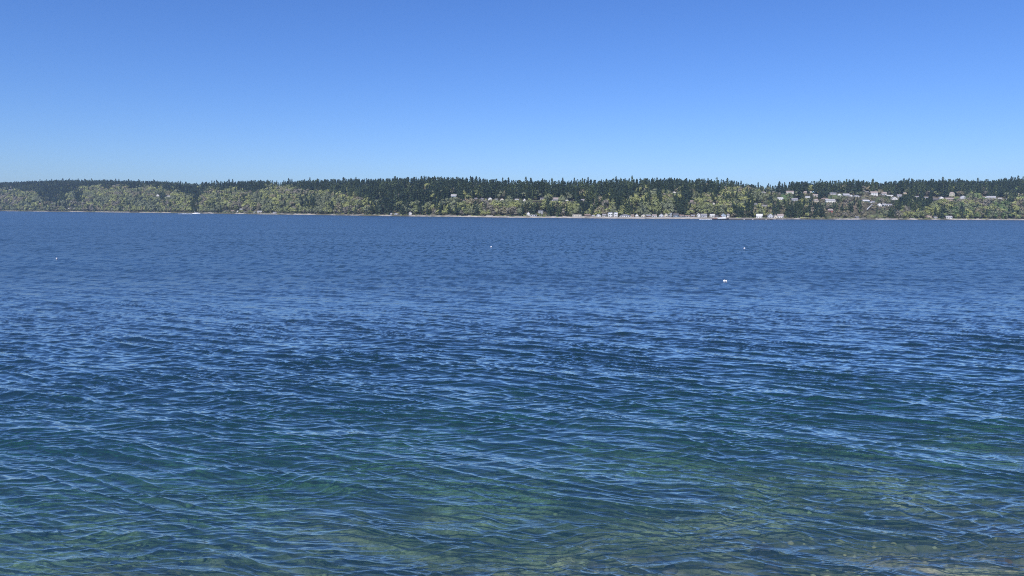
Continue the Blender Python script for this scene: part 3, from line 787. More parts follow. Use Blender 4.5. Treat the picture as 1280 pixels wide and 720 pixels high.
acc = {'forest': [], 'woodland': []}
accc = {'forest': [], 'woodland': []}
for i in range(n):
    con = bool(is_con[i]); k = int(shape[i]) % (6 if con else 7)
    wid = scale[i] * (1.0 + 0.15 * math.sin(shape[i])) * (1.35 if con else 1.25)
    hgt = scale[i]
    if rank[i]:
        name = 'conifer_tree' if con else 'broadleaf_tree'
        t = empty(name, (float(x[i]), float(y[i]), float(z[i]) - 0.3), float(rot[i]))
        t.scale = (wid, wid, hgt)
        lb, gp = tree_label(i)
        tag(t, lb, 'conifer' if con else 'tree', gp)
        link('crown', crown_mesh(con, k, colk[i]), t)
        link('trunk', trunk_c if con else trunk_b, t)
    else:
        v = (CON[k] if con else BRD[k]).reshape(-1, 3)
        c, sn = math.cos(rot[i]), math.sin(rot[i])
        w = np.stack([(v[:, 0] * c - v[:, 1] * sn) * wid + x[i], (v[:, 0] * sn + v[:, 1] * c) * wid + y[i], v[:, 2] * hgt + z[i] - 0.3], 1)
        key = 'forest' if con else 'woodland'
        acc[key].append(w)
        g = np.repeat(rng.uniform(0.82, 1.2, len(v) // 3), 3)[:, None] * rng.uniform(0.72, 1.25)
        accc[key].append(np.array(C_COL[colk[i]] if con else B_COL[colk[i]]) * g)
for key, lab in (('forest', 'mass of dark conifers crowding the far ridge'), ('woodland', 'mass of pale spring broadleaf trees covering the far bluff')):
    v = np.concatenate(acc[key]); c = np.concatenate(accc[key])
    o = link(key, np_mesh(key, v, TRI(len(v) // 3), M['leaf'], False, c))
    tag(o, lab, key, kind='stuff')

# undergrowth on the slopes and gardens
sv, scl = [], []
gg = np.random.default_rng(5)
for _ in range(4200):
    p = gg.uniform(-30, 1310)
    q = gg.uniform(10, 60) if gg.random() < 0.45 else gg.uniform(20, 330)
    if 700 < p < 940 and q < 44 and gg.random() < 0.75: continue
    if (p < 700 or p > 1000) and gg.random() < 0.35 and float(vnoise(p / 9.0, 0, 15)) > 0.42: q = gg.uniform(4, 11)
    xx, yy = world(p, q); zz = float(ground_z(p, q))
    _, pyb = proj(xx, yy, zz)
    sc_ = gg.uniform(0.35, 0.9)
    bad = False
    for hx, hy, hw_, hd, hs, dd in HOUSES_KEEP:
        if abs(p - hx) < hw_ / 2 + 2 and hd - 60 < yy < hd + dd and pyb - 3 * sc_ * F / yy < hy - 0.8: bad = True; break
    for cx, cy, rx, ry, c in OPEN:
        if math.hypot((p - cx) / rx, (pyb - cy) / ry) < 1: bad = gg.random() < 0.9 or bad
    if bad: continue
    v = SHR[gg.integers(0, 4)]
    sv.append(v * sc_ + np.array([float(xx), float(yy), zz - 0.3]))
    key = bkeys[gg.integers(0, 6)] if gg.random() < 0.8 else None
    base = np.array(B_COL[key]) if key else np.array((0.04, 0.06, 0.03))
    scl.append(base * np.repeat(gg.uniform(0.7, 1.3, len(v) // 3), 3)[:, None])
v = np.concatenate(sv); c = np.concatenate(scl)
tag(link('undergrowth', np_mesh('undergrowth', v, TRI(len(v) // 3), M['leaf'], False, c)), 'low shrubs and undergrowth covering the far slope', 'undergrowth', kind='stuff')

# ------------------------------------------------------------------ things on the far beach
def shore_pt(px, s=4.0):
    a, b = world(float(px), float(s)); return float(a), float(b)

def wall_between(p0, p1, s, z0, z1, name, m, label, cat, thick=0.6):
    a = np.linspace(p0, p1, max(3, int((p1 - p0) / 3)))
    mb = MB()
    xs, ys = world(a, np.full(len(a), float(s)))
    cx, cy = float(xs.mean()), float(ys.mean())
    for i in range(len(a) - 1):
        v = []
        for zz in (z0, z1):
            for j, off in ((i, 0), (i + 1, 0), (i + 1, thick), (i, thick)):
                v.append((xs[j] - cx, ys[j] + off - cy, zz + (0.25 * math.sin(j * 1.7) if zz == z1 else 0)))
        mb.add(v, [(0, 3, 2, 1), (4, 5, 6, 7), (0, 1, 5, 4), (1, 2, 6, 5), (2, 3, 7, 6), (3, 0, 4, 7)])
    o = mb.build(name, m)
    o.location = (cx, cy, 0)
    return tag(o, label, cat, 'seawalls along the far beach')

wall_between(716, 764, 8, -0.6, 2.9, 'seawall', M['concrete'], 'low grey seawall in front of the long single-storey beach house', 'seawall')
wall_between(774, 874, 7, -0.6, 3.0, 'seawall', M['concrete'], 'long pale seawall under the central beach row', 'seawall')
wall_between(945, 983, 8, -0.6, 2.6, 'seawall', M['concrete'], 'grey seawall below the beach houses left of the dark pier', 'seawall')
wall_between(1235, 1285, 7, -0.6, 2.4, 'seawall', M['concrete'], 'pale seawall along the beach at the right edge', 'seawall')

# dark pier
x0, y0 = shore_pt(981, -14)
pier = empty('pier', (x0, y0, 0))
tag(pier, 'dark low timber pier along the waterline beside the white beach house', 'pier')
L_ = 27.0
MB().box(-L_ / 2, L_ / 2, -2, 2, 1.5, 1.9).build('deck', M['darkwood'], pier)
for i in range(10):
    for yy in (-1.7, 1.7):
        MB().tube((-L_ / 2 + 1 + i * (L_ - 2) / 9, yy, -3), (-L_ / 2 + 1 + i * (L_ - 2) / 9, yy, 2.5 if yy < 0 else 1.5), 0.22, 0.2, 8).build('piling', M['darkwood'], pier)

# hillside tram: a bright inclined chute on a track
s1, s2 = find_s(1084, 264.5, 16), find_s(1090.5, 259, 16)
a1 = world(1084.5, s1); a2 = world(1090.5, s2)
p1 = Vector((float(a1[0]), float(a1[1]), float(ground_z(1084.5, s1)) + 4.0)); p2 = Vector((float(a2[0]), float(a2[1]), float(ground_z(1090.5, s2)) + 4.5))
tr = empty('hillside_tram', p1)
tag(tr, 'bright white inclined tram track running diagonally up the right slope', 'tram track')
d_ = p2 - p1
side = Vector((0.55, 0, -0.5)).normalized()
mb = MB()
sd = d_.cross(Vector((0, 0, 1))).normalized() * 0.6
for q in (0.0,):
    v = [Vector((0, 0, 0)) - sd, Vector((0, 0, 0)) + sd, d_ + sd, d_ - sd]
    mb.add(v + [p + Vector((0, 0, 1.3)) for p in v], [(0, 3, 2, 1), (4, 5, 6, 7), (0, 1, 5, 4), (1, 2, 6, 5), (2, 3, 7, 6), (3, 0, 4, 7)])
mb.build('track', M['white'], tr)
for i in range(5):
    q = d_ * ((i + 0.5) / 5)
    MB().tube(q, q - Vector((0, 0, 8)), 0.22, 0.22, 6).build('support', M['wood'], tr)

# sandspit off the beach behind the workboat
spx = np.linspace(905, 969, 40)
rows = np.array([-34, -31, -28, -24, -20, -16, -10.0])
UU, SS = np.meshgrid(spx, rows)
t_ = (UU - 905) / 64
prof = np.array([-1.5, 0.15, 0.9, 1.5, 1.1, 0.6, -1.2])[:, None] * np.clip(np.minimum(t_ * 8, (1 - t_) * 14), 0, 1) - 0.5 * (1 - np.clip(np.minimum(t_ * 8, (1 - t_) * 14), 0, 1))
prof = prof + 0.25 * (fbm(UU / 2, SS / 4, 8, 2) - 0.5)
XX, YY = world(UU, SS)
nr_, nc_ = UU.shape
ii = np.arange(nr_ * nc_).reshape(nr_, nc_)
q4 = np.stack([ii[:-1, :-1], ii[:-1, 1:], ii[1:, 1:], ii[1:, :-1]], -1).reshape(-1, 4)
csp = np.where((prof < 1.0)[..., None], np.array((0.10, 0.095, 0.085)), np.array((0.30, 0.27, 0.24)))
tag(link('sandspit', np_mesh('sandspit', np.stack([XX, YY, prof], -1).reshape(-1, 3), q4, M['ground'], True, csp.reshape(-1, 3))), kind='structure')

# driftwood logs scattered on the far beach
dl = [120, 133, 262, 352, 371, 386, 452, 468, 541, 560, 588, 612, 633, 694, 706, 1005, 1022, 1033, 1052, 1081, 1100, 1128, 1141, 1152, 1212, 1224]
for i, p in enumerate(dl):
    xx, yy = shore_pt(p, 6 + (i * 7) % 5)
    g = float(ground_z(p, 6 + (i * 7) % 5))
    ln = 5 + (i * 13 % 9)
    o = MB().tube((-ln / 2, 0, 0), (ln / 2, 0.6, 0.25), 0.55, 0.35, 8).tube((ln * 0.2, 0, 0.1), (ln * 0.3, 0.3, 1.4), 0.18, 0.08, 6).build('driftwood_log', mat('bleached_driftwood', (0.5, 0.47, 0.42), 0.85, var=0.2) if i == 0 else bpy.data.materials['bleached_driftwood'], smooth=False)
    o.location = (xx, yy, g + 0.4); o.rotation_euler = (0, 0, (i * 37 % 50 - 25) / 60)
    zn = [t for a, b, t in ZONE if a <= p < b][0]
    tag(o, f'bleached driftwood log on the beach {zn}', 'driftwood', f'driftwood logs {zn}')

# ------------------------------------------------------------------ boats
def speedboat(loc, rz):
    b = empty('speedboat', loc, rz)
    L = 11.0; hw = 1.7; H_ = 1.5
    st = np.linspace(0, 1, 14); V = []; Fc = []
    for t in st:
        w = hw * (1 - max(0, (t - 0.45) / 0.55) ** 2.2)
        zt = H_ + 0.55 * t ** 2; xk = -L / 2 + L * t
        keel = -0.5 + 1.4 * max(0, t - 0.6) ** 1.4
        V += [(xk, -w, zt), (xk, -w * 0.85, 0.35 + keel * 0.3), (xk, 0, keel), (xk, w * 0.85, 0.35 + keel * 0.3), (xk, w, zt), (xk, w * 0.92, zt + 0.02), (xk, -w * 0.92, zt + 0.02)]
    for i in range(len(st) - 1):
        for j in range(7):
            Fc.append((i * 7 + j, i * 7 + (j + 1) % 7, (i + 1) * 7 + (j + 1) % 7, (i + 1) * 7 + j))
    Fc += [tuple(range(7)), tuple(range(13 * 7 + 6, 13 * 7 - 1, -1))]
    MB().add(V, Fc).build('hull', M['gel'], b, True)
    MB().prism([(-1.6, 1.7), (2.6, 1.9), (1.4, 3.1), (-1.4, 3.2)], (-1.2, 1.2), 'y').build('cabin', M['gel'], b)
    for q in (-1, 1):
        MB().prism([(-1.2, 2.2), (1.9, 2.3), (1.2, 2.95), (-1.1, 3.0)], (q * 1.205, q * 1.24), 'y').build('side_window', M['glass'], b)
    MB().add([(2.42, -1.0, 2.15), (2.42, 1.0, 2.15), (1.62, 0.95, 2.98), (1.62, -0.95, 2.98)], [(0, 1, 2, 3)]).build('windscreen', M['glass'], b)
    MB().box(-1.9, 1.2, -1.3, 1.3, 3.2, 3.32).build('hardtop', M['gel'], b)
    a = MB()
    for q in (-1.1, 1.1):
        a.tube((-2.0, q, 1.6), (-2.3, q, 4.3), 0.08); 
    a.tube((-2.3, -1.1, 4.3), (-2.3, 1.1, 4.3), 0.08).tube((-2.3, 0, 4.3), (-2.5, 0, 5.6), 0.05)
    a.build('radar_arch', M['gel'], b)
    rl = MB()
    for k_ in range(6): rl.tube((1.8 + k_ * 0.6, -1.5 + k_ * 0.13, 1.7), (1.8 + k_ * 0.6, -1.5 + k_ * 0.13, 2.5), 0.03, n=6)
    rl.tube((1.8, -1.5, 2.5), (4.8, -0.85, 2.6), 0.03, n=6)
    rl.build('bow_rail', M['metal'], b)
    MB().box(-L / 2 - 0.7, -L / 2, -0.4, 0.4, 0.2, 1.9).build('outboard_motor', M['hull'], b)
    return b

bx, by = on_water(245.5, 267.6)
k_ = 1.0
boat_sc = (by / 1500) 
sb = speedboat((bx, by, 0.05), R(6)); sb.scale = (1.6, 1.35, 1.35)
tag(sb, 'white cabin speedboat with radar arch, planing with a foam wake', 'boat')

def wake(name, pts, widths, h, label):
    """raised irregular foam ridge along pts on the water"""
    V, Fc = [], []
    g = np.random.default_rng(3)
    n_ = len(pts)
    for i, (p, w) in enumerate(zip(pts, widths)):
        hh_ = h * (0.5 + g.random()) * min(1, w / widths[0] + 0.3)
        for k, f in ((-1, 0), (-0.5, 0.8), (0, 1), (0.5, 0.7), (1, 0)):
            V.append((p[0] + g.normal(0, 0.2), p[1] + k * w * (0.8 + 0.4 * g.random()), -0.12 + hh_ * f))
    for i in range(n_ - 1):
        for k in range(4):
            Fc.append((i * 5 + k, (i + 1) * 5 + k, (i + 1) * 5 + k + 1, i * 5 + k + 1))
    return tag(MB().add(V, Fc).build(name, M['foam']), label, 'wake', kind='stuff')

mpp = by / F
wake('boat_wake', [(bx - 9.5 - t, by - 0.05 * t) for t in np.linspace(0, 34.0, 40)], np.interp(np.linspace(0, 46, 40), [0, 8, 25, 46], [1.8, 1.5, 1.2, 0.5]), 0.8, 'white foam wake trailing left behind the speedboat')

def workboat(loc, rz):
    b = empty('workboat', loc, rz)
    L, hw, fb = 27.0, 3.4, 1.7
    st = np.linspace(0, 1, 16); V, Fc = [], []
    for t in st:
        w = hw * (1 - max(0, (t - 0.6) / 0.4) ** 2.0) * (0.85 + 0.15 * min(1, t / 0.15))
        zt = fb + 1.1 * max(0, (t - 0.5) / 0.5) ** 2; xk = -L / 2 + L * t
        V += [(xk, -w, zt), (xk, -w * 0.9, -0.4), (xk, 0, -1.0), (xk, w * 0.9, -0.4), (xk, w, zt)]
    for i in range(15):
        for j in range(5):
            Fc.append((i * 5 + j, i * 5 + (j + 1) % 5, (i + 1) * 5 + (j + 1) % 5, (i + 1) * 5 + j))
    Fc += [tuple(range(5)), tuple(range(79, 74, -1))]
    MB().add(V, Fc).build('hull', M['hull'], b)
    MB().box(-1, 8.5, -2.5, 2.5, 1.72, 4.0).box(-5, -1.02, -2.0, 2.0, 1.72, 3.3).build('deckhouse', M['gel'], b)
    MB().prism([(2.6, 4.03), (7.6, 4.03), (7.2, 6.1), (3.0, 6.1)], (-1.9, 1.9), 'y').build('wheelhouse', M['gel'], b)
    for i in range(4):
        MB().box(3.3 + i * 1.0, 4.0 + i * 1.0, -1.96, -1.905, 4.9, 5.7).build('window', M['glass'], b)
    for i in range(4):
        MB().tube((0.4 + i * 2.1, -2.56, 3.0), (0.4 + i * 2.1, -2.505, 3.0), 0.3, n=12).build('porthole', M['glass'], b)
    MB().box(2.2, 8.0, -2.2, 2.2, 6.12, 6.3).build('wheelhouse_roof', M['gel'], b)
    MB().tube((3.4, 0, 6.3), (3.4, 0, 10.5), 0.12, 0.06).tube((3.4, -1.2, 8.6), (3.4, 1.2, 8.6), 0.06).build('mast', M['gel'], b)
    MB().tube((0.8, 0, 4.0), (0.6, 0, 6.4), 0.55, 0.5, 12).build('funnel', M['rust'], b)
    MB().box(-12.5, -6, -2.6, 2.6, 1.72, 2.1).tube((-6.5, 0, 2.1), (-12, 0, 5.2), 0.15, 0.1).build('towing_deck', M['rust'], b)
    MB().box(9.2, 10.6, -1.2, 1.2, 1.9, 3.0).build('winch', M['rust'], b)
    return b
wx, wy = on_water(900.5, 275.7)
wy2 = 1180.0
wx2 = wx / wy * wy2
wb = workboat((wx2, wy2, 0), R(3)); tag(wb, 'dark-hulled workboat with white deckhouse, under way before the sandspit', 'boat')
wake('boat_wake', [(wx2 - 12 - t, wy2 + 0.02 * t) for t in np.linspace(0, 22, 26)], np.interp(np.linspace(0, 22, 26), [0, 22], [1.1, 0.5]), 0.45, 'short white wake left of the dark-hulled workboat')

# low dark floating log boom/barge line to the right of the workboat
lx, ly = wx2 + 16, wy2 + 3
boom = empty('log_raft', (lx, ly, 0), R(1.5))
tag(boom, 'long low dark log raft floating right of the workboat', 'log raft')
g = np.random.default_rng(9)
cx = 0.0; nlog = 0
while cx < 62:
    ln = g.uniform(9, 13)
    for r_ in range(3):
        MB().tube((cx + g.uniform(-1, 1), r_ * 1.1, 0.15 + g.uniform(-0.1, 0.15)), (cx + ln - 0.4, r_ * 1.1 + g.uniform(-.2, .2), 0.15 + g.uniform(-0.1, 0.15)), 0.55, 0.42, 8).build('log', M['darkwood'], boom)
    cx += ln
# small dark skiff at the far end and marker floats on the raft
sk = empty('skiff', (lx + 66, ly - 1, 0), R(8))
tag(sk, 'small black skiff at the right end of the log raft', 'boat')
MB().add([(-2.6, -1, 1.0), (-2.6, 1, 1.0), (-2.6, -0.8, -0.3), (-2.6, 0.8, -0.3), (1, -1, 1.05), (1, 1, 1.05), (1, -0.7, -0.3), (1, 0.7, -0.3), (3, 0, 1.4), (2.4, 0, -0.1)],
         [(0, 2, 3, 1), (0, 4, 6, 2), (1, 3, 7, 5), (2, 6, 7, 3), (4, 8, 9, 6), (5, 7, 9, 8), (6, 9, 7)]).build('hull', M['hull'], sk)
MB().box(-1.4, -0.9, -0.9, 0.9, 0.7, 0.78).build('bench', M['wood'], sk)
MB().box(-3.0, -2.6, -0.25, 0.25, 0.2, 1.9).build('outboard_motor', M['hull'], sk)
for i, (dx, lb) in enumerate(((22, 'white float tied at the left part of the dark log raft'), (36, 'white float tied at the middle of the dark log raft'), (57, 'white float tied near the skiff end of the dark log raft'))):
    o = MB().lathe([(0.05, -0.3), (0.55, 0), (0.75, 0.5), (0.55, 1.0), (0.1, 1.25)], 12).build('marker_float', M['buoy'], smooth=True)
    o.location = (lx + dx, ly - 1.6, 0); tag(o, lb, 'float', 'white floats on the log raft')

# mooring buoys
def buoy(px, py, r, label, twin=False):
    a, b = on_water(px, py)
    e = empty('mooring_buoy', (a, b, 0.0), 0.4)
    tag(e, label, 'buoy', 'mooring buoys on the open water')
    prof = [(r * math.sin(t), r * 0.35 - r * math.cos(t)) for t in np.linspace(0.05, math.pi - 0.12, 14)]
    ft = MB().lathe(prof, 20).build('float', M['buoy'], e, True)
    MB().lathe([(r * 1.005, r * 0.30), (r * 1.02, r * 0.35), (r * 1.02, r * 0.48), (r * 1.0, r * 0.52)], 20).build('band', M['orange'], e, True)
    MB().tube((0, 0, r * 1.3), (0, 0, r * 1.5), r * 0.12, n=10).tube((-r * 0.16, 0, r * 1.5), (r * 0.16, 0, r * 1.5), r * 0.05).tube((r * 0.16, 0, r * 1.5), (0, 0, r * 1.72), r * 0.05).tube((0, 0, r * 1.72), (-r * 0.16, 0, r * 1.5), r * 0.05).build('mooring_ring', M['metal'], e)
    if twin:
        MB().lathe([(r * 0.7 * math.sin(t), r * 0.3 - r * 0.75 * math.cos(t)) for t in np.linspace(0.05, math.pi - 0.12, 12)], 16, (r * 1.75, 0.1, 0)).build('pickup_float', M['buoy'], e, True)
        MB().tube((r * 0.7, 0, r * 0.3), (r * 1.3, 0.05, r * 0.15), r * 0.06).build('rope', M['wood'], e)
    return e
buoy(905.5, 352.2, 0.22, 'nearest white mooring buoy, with a second small float tied to it', True)
buoy(930.5, 311.0, 0.27, 'small white mooring buoy beyond the twin-float buoy')
buoy(614, 309.0, 0.24, 'small white mooring buoy on the middle of the water')
buoy(71, 323.6, 0.17, 'small white mooring buoy on the water at far left')

# ------------------------------------------------------------------ sea bed and near shore
def bed_z(x, y):
    yy = y - 0.24 * x + 2.2 * (fbm(x / 14, y / 14, 41, 2) - 0.5)       # the shore runs obliquely, shallower to the right
    z = np.interp(yy, [-60, -6, 2, 9, 15, 19, 24, 32, 42, 60, 100, 250, 500, 900], [11.5, 8.3, 7.2, 2.6, -0.12, -0.36, -0.85, -1.6, -2.4, -4.0, -10, -22, -30, -32])
    z = z + np.where(z < 0.6, 0.55 * (fbm(x / 5, y / 5, 43, 3) - 0.5) * np.clip(-z + 0.2, 0, 1), 0)
    return z
def axis(lo, hi, a, b, fine, grow=1.12):
    c = list(np.arange(a, b, fine)); stp = fine
    v = a
    left = []
    while v > lo: stp *= grow; v -= stp; left.append(max(v, lo))
    stp = fine; v = c[-1]
    rt = []
    while v < hi: stp *= grow; v += stp; rt.append(min(v, hi))
    return np.array(left[::-1] + c + rt)
ax = axis(-5500, 5500, -45, 45, 0.25); ay = axis(-90, 6200, 8, 60, 0.25)
XX, YY = np.meshgrid(ax, ay)
ZZ = bed_z(XX, YY)
cob = (vnoise(XX / 0.45, YY / 0.45, 51) ** 2 * 0.14 + vnoise(XX / 0.9, YY / 0.9, 52) ** 3 * 0.25)
fine = (np.abs(XX) < 46) & (YY > 7) & (YY < 61)
ZZ = ZZ + np.where(fine, cob, 0)
nr_, nc_ = XX.shape
ii = np.arange(nr_ * nc_).reshape(nr_, nc_)
q4 = np.stack([ii[:-1, :-1], ii[:-1, 1:], ii[1:, 1:], ii[1:, :-1]], -1).reshape(-1, 4)
mb_ = bpy.data.materials.new('seabed_gravel_and_weed'); mb_.use_nodes = True
t = mb_.node_tree; N = t.nodes; Lk = t.links; b = N['Principled BSDF']; b.inputs['Roughness'].default_value = 0.9
ge = N.new('ShaderNodeNewGeometry')
vo = N.new('ShaderNodeTexVoronoi'); vo.inputs['Scale'].default_value = 3.2
vo2 = N.new('ShaderNodeTexVoronoi'); vo2.inputs['Scale'].default_value = 13
nz = N.new('ShaderNodeTexNoise'); nz.inputs['Scale'].default_value = 0.2; nz.inputs['Detail'].default_value = 5; nz.inputs['Roughness'].default_value = 0.6
for q in (vo, vo2, nz): Lk.new(ge.outputs['Position'], q.inputs['Vector'])
cr = N.new('ShaderNodeValToRGB'); e = cr.color_ramp.elements
e[0].position = 0.0; e[0].color = (0.04, 0.05, 0.025, 1); e[1].position = 1.0; e[1].color = (0.52, 0.49, 0.34, 1)
m_ = cr.color_ramp.elements.new(0.5); m_.color = (0.26, 0.27, 0.165, 1)
sx = N.new('ShaderNodeSeparateColor'); Lk.new(vo.outputs['Color'], sx.inputs[0])
sx2 = N.new('ShaderNodeSeparateColor'); Lk.new(vo2.outputs['Color'], sx2.inputs[0])
ad = N.new('ShaderNodeMath'); ad.operation = 'MULTIPLY_ADD'; ad.inputs[1].default_value = 0.5
Lk.new(sx.outputs[0], ad.inputs[0])
hf = N.new('ShaderNodeMath'); hf.operation = 'MULTIPLY'; hf.inputs[1].default_value = 0.5; Lk.new(sx2.outputs[0], hf.inputs[0]); Lk.new(hf.outputs[0], ad.inputs[2])
Lk.new(ad.outputs[0], cr.inputs[0])
wd = N.new('ShaderNodeMapRange'); wd.inputs['From Min'].default_value = 0.40; wd.inputs['From Max'].default_value = 0.54; Lk.new(nz.outputs['Fac'], wd.inputs['Value'])
mx = N.new('ShaderNodeMix'); mx.data_type = 'RGBA'; mx.inputs['B'].default_value = (0.035, 0.05, 0.025, 1)
wdm = N.new('ShaderNodeMath'); wdm.operation = 'MULTIPLY'; wdm.inputs[1].default_value = 0.80; Lk.new(wd.outputs[0], wdm.inputs[0])
Lk.new(wdm.outputs[0], mx.inputs['Factor']); Lk.new(cr.outputs[0], mx.inputs['A'])
Lk.new(mx.outputs['Result'], b.inputs['Base Color'])
tag(link('seabed', np_mesh('seabed', np.stack([XX, YY, ZZ], -1).reshape(-1, 3), q4, mb_, True)), kind='structure')

# rocks on the sea bed
def rock_mesh(seed):
    import bmesh
    bm = bmesh.new(); bmesh.ops.create_icosphere(bm, subdivisions=3, radius=1)
    g = np.random.default_rng(seed); o = g.uniform(0, 50, 3)
    for v in bm.verts:
        p = v.co
        k = 0.7 + 0.6 * float(fbm(np.array(p.x * 1.3 + o[0] + p.z), np.array(p.y * 1.3 + o[1] - p.z * 0.7), seed, 3))
        v.co = Vector((p.x * k, p.y * k * 0.8, p.z * k * 0.55))
    me = bpy.data.meshes.new('rock'); bm.to_mesh(me); bm.free()
    for p in me.polygons: p.use_smooth = True
    me.materials.append(M['rock']); return me
RM = [rock_mesh(i) for i in range(4)]
RK = [(957, 694, 0.42, 'dark round submerged rock, the largest at lower right'), (968, 714, 0.34, 'dark submerged rock just below the largest one at bottom edge'),
      (820, 703, 0.30, 'submerged rock left of the dark round one'), (838, 716, 0.3, 'submerged rock at the bottom edge, right of centre'),
      (1105, 657, 0.26, 'small submerged rock higher up in the green shallows at right'), (1113, 703, 0.26, 'submerged rock near pale gravel at lower right'), (1245, 668, 0.3, 'submerged rock closest to the right edge'),
      (745, 712, 0.30, 'wide dark weed-covered rock at the bottom centre'), (1255, 708, 0.3, 'submerged rock in the lower right corner'), (880, 690, 0.25, 'small dark rock between the two bottom rock clusters'),
      (1030, 690, 0.18, 'small stone among pale gravel right of the largest rock'),
      (690, 705, 0.26, 'submerged rock at the bottom, left of the wide weed-covered rock'), (640, 716, 0.24, 'submerged rock on the bottom edge in the middle of the photo'),
      (775, 704, 0.20, 'small submerged rock just right of the wide weed-covered rock'), (1170, 712, 0.24, 'submerged rock on the bottom edge, second from the right corner'),
      (1060, 716, 0.22, 'submerged rock on the bottom edge below pale gravel'), (905, 716, 0.22, 'submerged rock on the bottom edge left of the two largest rocks')]
for i, (a, b_, r_, lb) in enumerate(RK):
    rx, ry = on_water(a, b_)
    # follow the sight line down to the bed
    v = np.array([rx, ry, -CAM_H]); tt = 1.0
    for _ in range(60):
        p = v * tt
        if p[2] + CAM_H < bed_z(p[0], p[1]) + 0.05: break
        tt += 0.004
    o = link('rock', RM[i % 4]); o.location = (v[0] * tt, v[1] * tt, float(bed_z(v[0] * tt, v[1] * tt)) + r_ * 0.25)
    o.scale = (r_,) * 3; o.rotation_euler = (0, 0, i * 1.3)
    tag(o, lb, 'rock', 'submerged rocks in the shallows')

# cobbles strewn over the shallow bed
g = np.random.default_rng(77)
ico = RM[0]
bv = np.array([v.co for v in [vv for vv in bpy.data.meshes['rock'].vertices]])
import bmesh
bm = bmesh.new(); bmesh.ops.create_icosphere(bm, subdivisions=1, radius=1)
bv = np.array([v.co[:] for v in bm.verts]); bf = np.array([[v.index for v in f.verts] for f in bm.faces]); bm.free()
NV = 7000
cx_ = g.uniform(-26, 30, NV); cy_ = g.uniform(12, 40, NV)
k = fbm(cx_ / 3, cy_ / 3, 61, 2) > 0.45; cx_, cy_ = cx_[k], cy_[k]; NV = len(cx_)
cr_ = g.lognormal(-2.35, 0.40, NV).clip(0.03, 0.24)
vv = bv[None] * (1 + g.normal(0, 0.13, (NV, len(bv), 1))) * np.array([1, 0.85, 0.6])
an = g.uniform(0, 6.28, NV); ca, sa = np.cos(an)[:, None], np.sin(an)[:, None]
vx = (vv[..., 0] * ca - vv[..., 1] * sa) * cr_[:, None] + cx_[:, None]
vy = (vv[..., 0] * sa + vv[..., 1] * ca) * cr_[:, None] + cy_[:, None]
vz = vv[..., 2] * cr_[:, None] + (bed_z(cx_, cy_) + 0.06)[:, None]
pal = np.array([(0.10, 0.11, 0.07), (0.22, 0.23, 0.14), (0.26, 0.27, 0.18), (0.14, 0.15, 0.12), (0.05, 0.06, 0.04), (0.30, 0.28, 0.16)])
cc = np.repeat(pal[g.integers(0, 6, NV)], len(bv), 0)
ff = (bf[None] + (np.arange(NV) * len(bv))[:, None, None]).reshape(-1, 3)
tag(link('cobbles', np_mesh('cobbles', np.stack([vx, vy, vz], -1).reshape(-1, 3), ff, M['ground'], True, cc)), 'weedy cobbles strewn over the shallow bed', 'cobbles', kind='stuff')

# ------------------------------------------------------------------ water
g = np.random.default_rng(123)
ang = np.concatenate([np.linspace(-58, -37, 150)[:-1], np.linspace(-37, 37, 1500), np.linspace(37, 58, 150)[1:]])
TA = np.tan(np.radians(ang))
pxl = np.arange(0.45, 5.0, 0.15).tolist() + np.arange(5.0, 610, 0.45).tolist()       # depression below the horizon, pixels
DD = CAM_H * F / np.array(pxl)[::-1]
DD = DD[(DD > 14.5)]
DD = np.minimum(DD, 9000)
D2, A2 = np.meshgrid(DD, TA, indexing='ij')
XW = (D2 * A2).astype(np.float32); YW = D2.astype(np.float32)
dD = np.gradient(DD)[:, None].astype(np.float32)
dX = (DD[:, None] * np.abs(np.gradient(TA))[None, :]).astype(np.float32)
cell = np.maximum(dD * 0.9, dX)
ZW = np.zeros_like(XW); OX = np.zeros_like(XW); OY = np.zeros_like(XW)
waves = []
def band(nw, l0, l1, dir_deg, spread, slope):
    for _ in range(nw):
        lam = math.exp(g.uniform(math.log(l0), math.log(l1)))
        th = R(dir_deg + g.normal(0, spread))
        waves.append((lam, th, slope / math.sqrt(nw) * math.sqrt(2)))
# travel direction measured from +X; -78 deg = towards the camera and slightly right
band(10, 5.0, 10.0, -112, 9, 0.028)
band(20, 2.4, 5.0, -114, 13, 0.048)
band(40, 1.0, 2.4, -112, 15, 0.075)
band(26, 1.0, 2.4, -80, 14, 0.040)
band(40, 0.5, 1.0, -106, 25, 0.085)
band(30, 0.2, 0.5, -98, 40, 0.055)
gust = (0.45 + 1.15 * fbm(XW / 26.0 + 3, YW / 16.0, 71, 4)).astype(np.float32)
e1 = np.zeros_like(XW); tot = {0: 0, 1: 0}
for lam, th, sl_ in waves:
    kk = 2 * math.pi / lam
    fade = np.clip((lam / cell - 1.3) / 1.3, 0, 1)
    rows_ = np.where(fade.max(axis=1) > 0)[0]
    if not len(rows_): continue
    lo = rows_[0]; hi = rows_[-1] + 1
    sl = slice(lo, hi)
    ph = (kk * (math.cos(th) * XW[sl] + math.sin(th) * YW[sl]) + np.float32(g.uniform(0, 6.28))).astype(np.float32)
    amp = (sl_ / kk) * fade[sl] * gust[sl]
    ZW[sl] += amp * np.cos(ph)
    sn = np.sin(ph) * amp * 0.8
    OX[sl] -= sn * math.cos(th); OY[sl] -= sn * math.sin(th)
